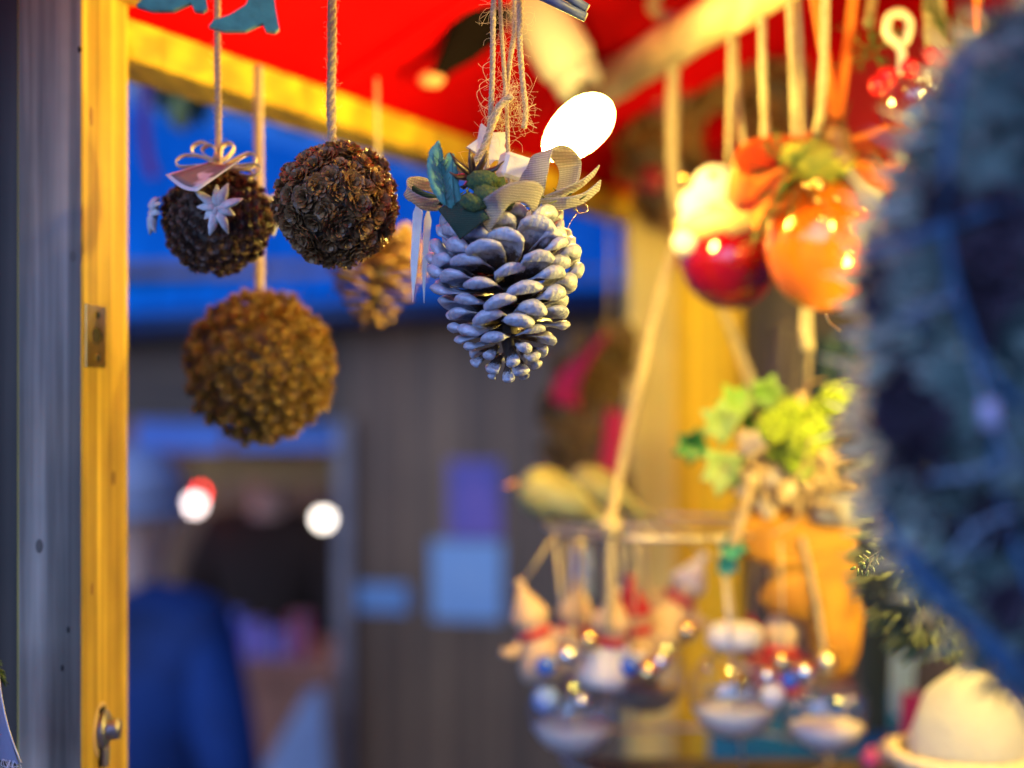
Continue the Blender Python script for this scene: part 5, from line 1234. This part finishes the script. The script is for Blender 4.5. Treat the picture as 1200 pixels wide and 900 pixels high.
cloth(1058, 1092, 812, 900, 1.40, mat('magenta_cloth', (.28, .01, .13), .9), 'magenta cloth hanging just left of the white fleece')
cloth(905, 945, 380, 470, 1.66, mat('slate_cloth', (.12, .10, .12), .9), 'grey strip of cloth hanging behind the short cord ends')
cloth(948, 1010, 395, 470, 1.67, mat('deep_navy_cloth', (.01, .03, .06), .9), 'deep navy cloth hanging behind the hops')
# ------------------------------------------------------------------ foreground moss wreath
random.seed(71)
Yx = .50; mw_ = thing('moss_wreath', 'big blurred moss wreath wound with cord in the right foreground', 'wreath', Vector((.243, Yx, CZ + .02 + .2)))
wcx = Vector((.2570, Yx, CZ - .001)); Ax, Az = .087, .128; tr = .042
def wp(a): return wcx + Vector((Ax * math.cos(a), 0, (Az if math.sin(a) > 0 else .082) * math.sin(a)))
def rimr(a, b):
    return tr * (1 + .10 * math.sin(5 * a + 1.3) * math.cos(2 * b) + .07 * math.sin(11 * a + 3 * b) + .05 * math.sin(17 * a - 5 * b + 1))
m = MB(); na, nb = 110, 30; vs = []; fs = []
for i in range(na):
    a = 2 * PI * i / na; rd = Vector((math.cos(a), 0, math.sin(a)))
    for j in range(nb):
        b = 2 * PI * j / nb; r = rimr(a, b); vs.append(wp(a) + rd * r * math.cos(b) + Vector((0, math.sin(b) * r * (2.2 if math.sin(b) > 0 else 1), 0)))
for i in range(na):
    for j in range(nb): fs.append((i * nb + j, i * nb + (j + 1) % nb, ((i + 1) % na) * nb + (j + 1) % nb, ((i + 1) % na) * nb + j))
m.add(vs, fs); MOSS = mat('grey_green_moss', (.018, .040, .042), .9, col2=(.11, .17, .15), scale=38, bump=1.0, bscale=120, sheen=.2, ramp=(.38, .62))
part('moss_ring', m, MOSS, mw_)
LICH = mat('lichen_tuft', (.32, .40, .34), .9, col2=(.025, .05, .055), scale=22, ramp=(.4, .62))
m = MB(); m2 = MB()
for i in range(9500):
    a = random.uniform(PI * .42, PI * 1.75); b = random.uniform(0, 2 * PI); back = math.sin(b) > .12; ky = 2.2 if math.sin(b) > 0 else 1
    rd = Vector((math.cos(a), 0, math.sin(a))); dn = (rd * math.cos(b) + Vector((0, math.sin(b) / ky, 0))).normalized(); r = rimr(a, b) * .97
    c = wp(a) + rd * r * math.cos(b) + Vector((0, math.sin(b) * r * ky, 0)); d = (dn + Vector((random.gauss(0, 1), random.gauss(0, 1), random.gauss(0, 1))) * .6).normalized(); cl = math.sin(a * 23 + 2 * math.sin(b * 5)) * math.sin(b * 7 + a * 9)
    if cl < -.25: continue
    L = random.uniform(.004, .012) * (1 + .8 * cl) * (1.25 if back else 1); s_ = d.orthogonal().normalized() * random.uniform(.0007, .0018)
    e = c + d * L; mid_ = c + d * L * .5 + s_
    (m2 if back else m).add([c - s_, c + s_, mid_ + s_ * 1.4, mid_ - s_ * 1.4, e], [(0, 1, 2, 3), (3, 2, 4)], True)
part('lichen_tufts', m, LICH, mw_, kind='stuff')
part('lit_rim_lichen', m2, mat('lamplit_cream_lichen', (.86, .84, .64), .9, col2=(.62, .62, .44), scale=30, trans=.55), mw_, 'lichen round the back rim, coloured cream as if lamp lit', kind='stuff')  # lamp-lit rim painted in: back tufts get a paler cream colour
# dark cones in the wreath, cord winds
DK = mat('plum_cone', (.045, .03, .05), .6, randv=.3); md = [rosette('plum_cone', DK, 20, s_, .5, .5) for s_ in range(2)]
for (px, py, s) in ((1052, 470, 1.1), (1075, 520, 1.1), (1045, 505, 1.0), (1082, 480, .9), (1160, 300, 1.4), (1120, 240, 1.1), (1180, 250, 1.2), (1165, 620, 1.1), (1150, 380, .8), (1120, 610, .8), (1180, 700, 1.0), (1155, 330, 1.0), (1020, 330, .7)):
    for k in range(3):
        q = P(px + random.gauss(0, 9), py + random.gauss(0, 12), .458); inst('dark_cone', md[k % 2], mw_, frame(q, Vector((random.gauss(0, .4), -1, random.gauss(0, .4))), scale=.0075 * s, spin=k))
BCORD = mat('blue_cord', (.035, .12, .24), .7, col2=(.03, .09, .18), scale=60)
for pts_ in ([(1130, 60), (1110, 180), (1112, 300), (1150, 420), (1200, 480)], [(1160, 470), (1170, 560), (1190, 640), (1225, 720)], [(1062, 640), (1110, 700), (1160, 760), (1215, 850)], [(1030, 600), (1080, 680), (1150, 740), (1220, 800)], [(1000, 300), (1070, 280), (1150, 250), (1220, 240)]):
    m = MB(); m.tube(resample(interp([P(x, y, .455) for x, y in pts_], 6), .004), .0017, 8); part('blue_cord', m, BCORD, mw_)
random.seed(72)
for (x0, y0, x1, y1) in ((1050, 380, 1120, 350), (1090, 560, 1175, 540), (1140, 420, 1200, 560), (1110, 660, 1190, 600)):
    m = MB(); a_, b_ = P(x0, y0, .452), P(x1, y1, .450); m.tube(interp([a_, a_.lerp(b_, .5) + Vector((random.uniform(-.003, .003), -.002, random.uniform(-.004, .004))), b_], 5), .0010, 6)
    for k in range(4):
        q = a_.lerp(b_, .2 + k * .2); m.tube([q, q + Vector((random.uniform(-.006, .006), -.002, random.uniform(-.008, .008)))], .0006, 5)
    part('dry_twig', m, mat('frosted_twig', (.20, .28, .36), .8), mw_)
m = MB(); m.tube([P(1158, 470, .45), P(1162, 500, .45)], [.003, .0034], 8); part('pale_bead', m, mat('lilac_bead', (.55, .50, .70), .4), mw_)
m = MB(); m.tube([wp(PI / 2) + Vector((0, 0, tr * .8)), wp(PI / 2) + Vector((0, 0, .2))], .002, 8); part('cord', m, CORD, mw_)
# green sprig in focus
random.seed(73)
Ys = .775; sp = thing('green_sprig', 'tiny sharp green budding sprig poking out beside the moss wreath', 'twig', P(1042, 640, Ys))
TW = mat('sprig_stem', (.42, .36, .14), .6); SLF = mat('sprig_leaf', (.05, .10, .03), .5, col2=(.12, .20, .05), scale=200); BUD = mat('sprig_bud', (.30, .36, .08), .5)
st_ = interp([P(1064, 626, Ys), P(1042, 640, Ys), P(1024, 651, Ys), P(1006, 663, Ys)], 5); m = MB(); m.tube(st_, [.0013 - .00007 * i for i in range(len(st_))], 7)
for (a, b) in (((1024, 651), (1014, 672)), ((1030, 647), (1022, 668)), ((1018, 655), (1012, 650))): m.tube([P(*a, Ys), P(*b, Ys)], .0004, 5)
part('stem', m, TW, sp)
for (x, y, dx, dy) in ((1003, 664, -9, 5), (1006, 666, -2, 12), (1014, 660, -12, 0), (1018, 668, -4, 10), (1022, 662, 4, 12), (1026, 655, 5, 10), (1012, 655, -8, -5), (1032, 650, 5, 11), (1020, 648, -8, -3), (1036, 644, 7, 9), (1010, 668, 1, 9)):
    a, b = P(x, y, Ys), P(x + dx * .75, y + dy * .75, Ys - .002); m = MB(); m.tube([a, a.lerp(b, .4), a.lerp(b, .8), b], [.0003, .0011, .0008, .0001], 7, flat=.35); part('sprig_leaf', m, SLF, sp)
for (x, y) in ((1017, 656), (1013, 664), (1026, 650), (1020, 664), (1009, 660)): m = MB(); m.ball(P(x, y, Ys - .002), .0008, 8, 6, (1, 1, 1.4)); part('bud', m, BUD, sp)
# gold bent wire in focus near 890,365
m = MB(); m.tube(interp([P(968, 368, .86), P(972, 378, .86), P(985, 388, .86)], 5), .0006, 5); single('gold_wire_end', m, mat('gold_wire2', (.9, .75, .4), .3, 1.0), 'thin bent gold wire end below the orange egg bauble', 'wire', P(968, 368, .86))
# ------------------------------------------------------------------ left foreground cloth and sprig
random.seed(81)
Yl = .79
LIL = weave('lilac_cloth', (.34, .31, .42), (.22, .20, .30), 700)
fb = thing('fabric_ribbon', 'lilac grey cloth with a frayed hem hanging at the lower left edge', 'cloth', P(-20, 760, Yl))
m = MB(); vs = []; fs = []; ny = 16
for s_ in (0, 1):
    for j in range(ny + 1):
        v = j / ny; y = 770 + 124 * v; xr = -3 + 8 * v + 20 * v ** 2.4
        for i in range(7):
            u = i / 6; x = -46 + (xr + 46) * u; q = P(x, y - (8 * (1 - u) if v > .9 else 0), Yl); q.y += .003 * math.sin(u * 7 + v * 3) + s_ * .0008 - .002; vs.append(q)
K = (ny + 1) * 7
for s_ in (0, 1):
    for j in range(ny):
        for i in range(6):
            p = s_ * K + j * 7 + i; f = (p, p + 7, p + 8, p + 1); fs.append(f if s_ == 0 else tuple(reversed(f)))
m.add(vs, fs); part('cloth_panel', m, LIL, fb)
m = MB(); m.tube([P(-3 + 8 * v + 20 * v ** 2.4, 770 + 124 * v, Yl - .002) for v in [i / 16 for i in range(17)]], .00045, 5); part('selvedge', m, mat('lilac_thread', (.62, .58, .66), .8), fb)
m = MB()
for i in range(26):
    x = random.uniform(-20, 25); a = P(x, 886 + (x + 20) * .15, Yl - .002); m.tube(interp([a, a + Vector((random.uniform(-.002, .002), -.001, -.003)), a + Vector((random.uniform(-.002, .005), -.001, -random.uniform(.003, .007)))], 3), .00013, 4, caps=False)
part('frayed_threads', m, mat('pale_thread', (.68, .62, .68), .8), fb, kind='stuff')
sg_ = thing('fir_twig', 'bit of green fir twig just above the lilac cloth at the left edge', 'twig', P(-6, 770, Yl + .01))
m = MB(); m.tube([P(-20, 750, Yl + .01), P(2, 800, Yl + .01)], .0010, 6)
for i in range(26):
    a = P(-12 + i * .55, 765 + i * 1.2, Yl + .01); d = Vector((random.uniform(.3, 1), random.uniform(-.3, .3), random.uniform(-1, -.2))).normalized() * .006; m.tube([a, a + d], [.0006, .0002], 4)
part('needles', m, GREEN, sg_)
# ------------------------------------------------------------------ fir garland outside the side beam, purple streamer
random.seed(91)
fg = thing('fir_garland', 'dark fir garland with white frosted tufts dangling outside the yellow side beam', 'garland', P(300, 120, 1.9))
for (x, y, Y) in ((205, 118, 1.9), (228, 112, 1.95), (248, 124, 2.0), (190, 95, 1.9), (345, 150, 2.1), (395, 165, 2.15), (312, 130, 2.0), (460, 185, 2.3), (515, 205, 2.4)):
    m = MB(); sprigs(m, P(x, y - 12, Y), 20, .05 if x < 300 else .03, .0022, -.4); part('fir_sprig', m, GREEN, fg)
FROST = mat('frosted_fibre', (.90, .92, .95), .8, trans=.5)
for (x, y, r, Y) in ((168, 108, .030, 1.9), (186, 120, .022, 1.95), (272, 128, .018, 2.0), (292, 136, .016, 2.0), (418, 172, .022, 2.15), (440, 178, .018, 2.2), (484, 192, .020, 2.3), (505, 204, .014, 2.35)):
    m = MB()
    for k in range(150):
        d = Vector((random.gauss(0, 1), random.gauss(0, .6), random.gauss(-.2, .9))).normalized(); c_ = P(x, y - 6, Y); e_ = c_ + d * r * random.uniform(.5, 1.0); m.tube([c_ + d * r * .2, e_], [.0022, .0008], 3, caps=False)
    part('frost_tuft', m, FROST, fg, 'white frosted tuft')
m = MB(); m.tube(interp([P(150, 60, 1.85), P(250, 95, 1.95), P(400, 145, 2.15), P(540, 190, 2.4)], 6), .006, 8); part('garland_wire', m, GREEN, fg)
m = MB(); m.ball(P(212, 132, 1.88), .020, 14, 10, (.7, .7, 1.3)); single('olive_bauble', m, mat('olive_bauble', (.30, .30, .06), .4), 'olive yellow oval bauble hanging from the fir garland by the left post', 'bauble', P(212, 120, 1.88))
m = MB(); q = interp([P(171, 95, 1.8), P(168, 140, 1.8), P(172, 180, 1.8), P(180, 208, 1.8)], 6); m.ribbon(q, (.9, -.3, 0), .016, .002, 4); single('streamer', m, mat('plum_ribbon', (.14, .03, .22), .8), 'plum purple streamer hanging in the gap beside the left post', 'ribbon', P(171, 95, 1.8))
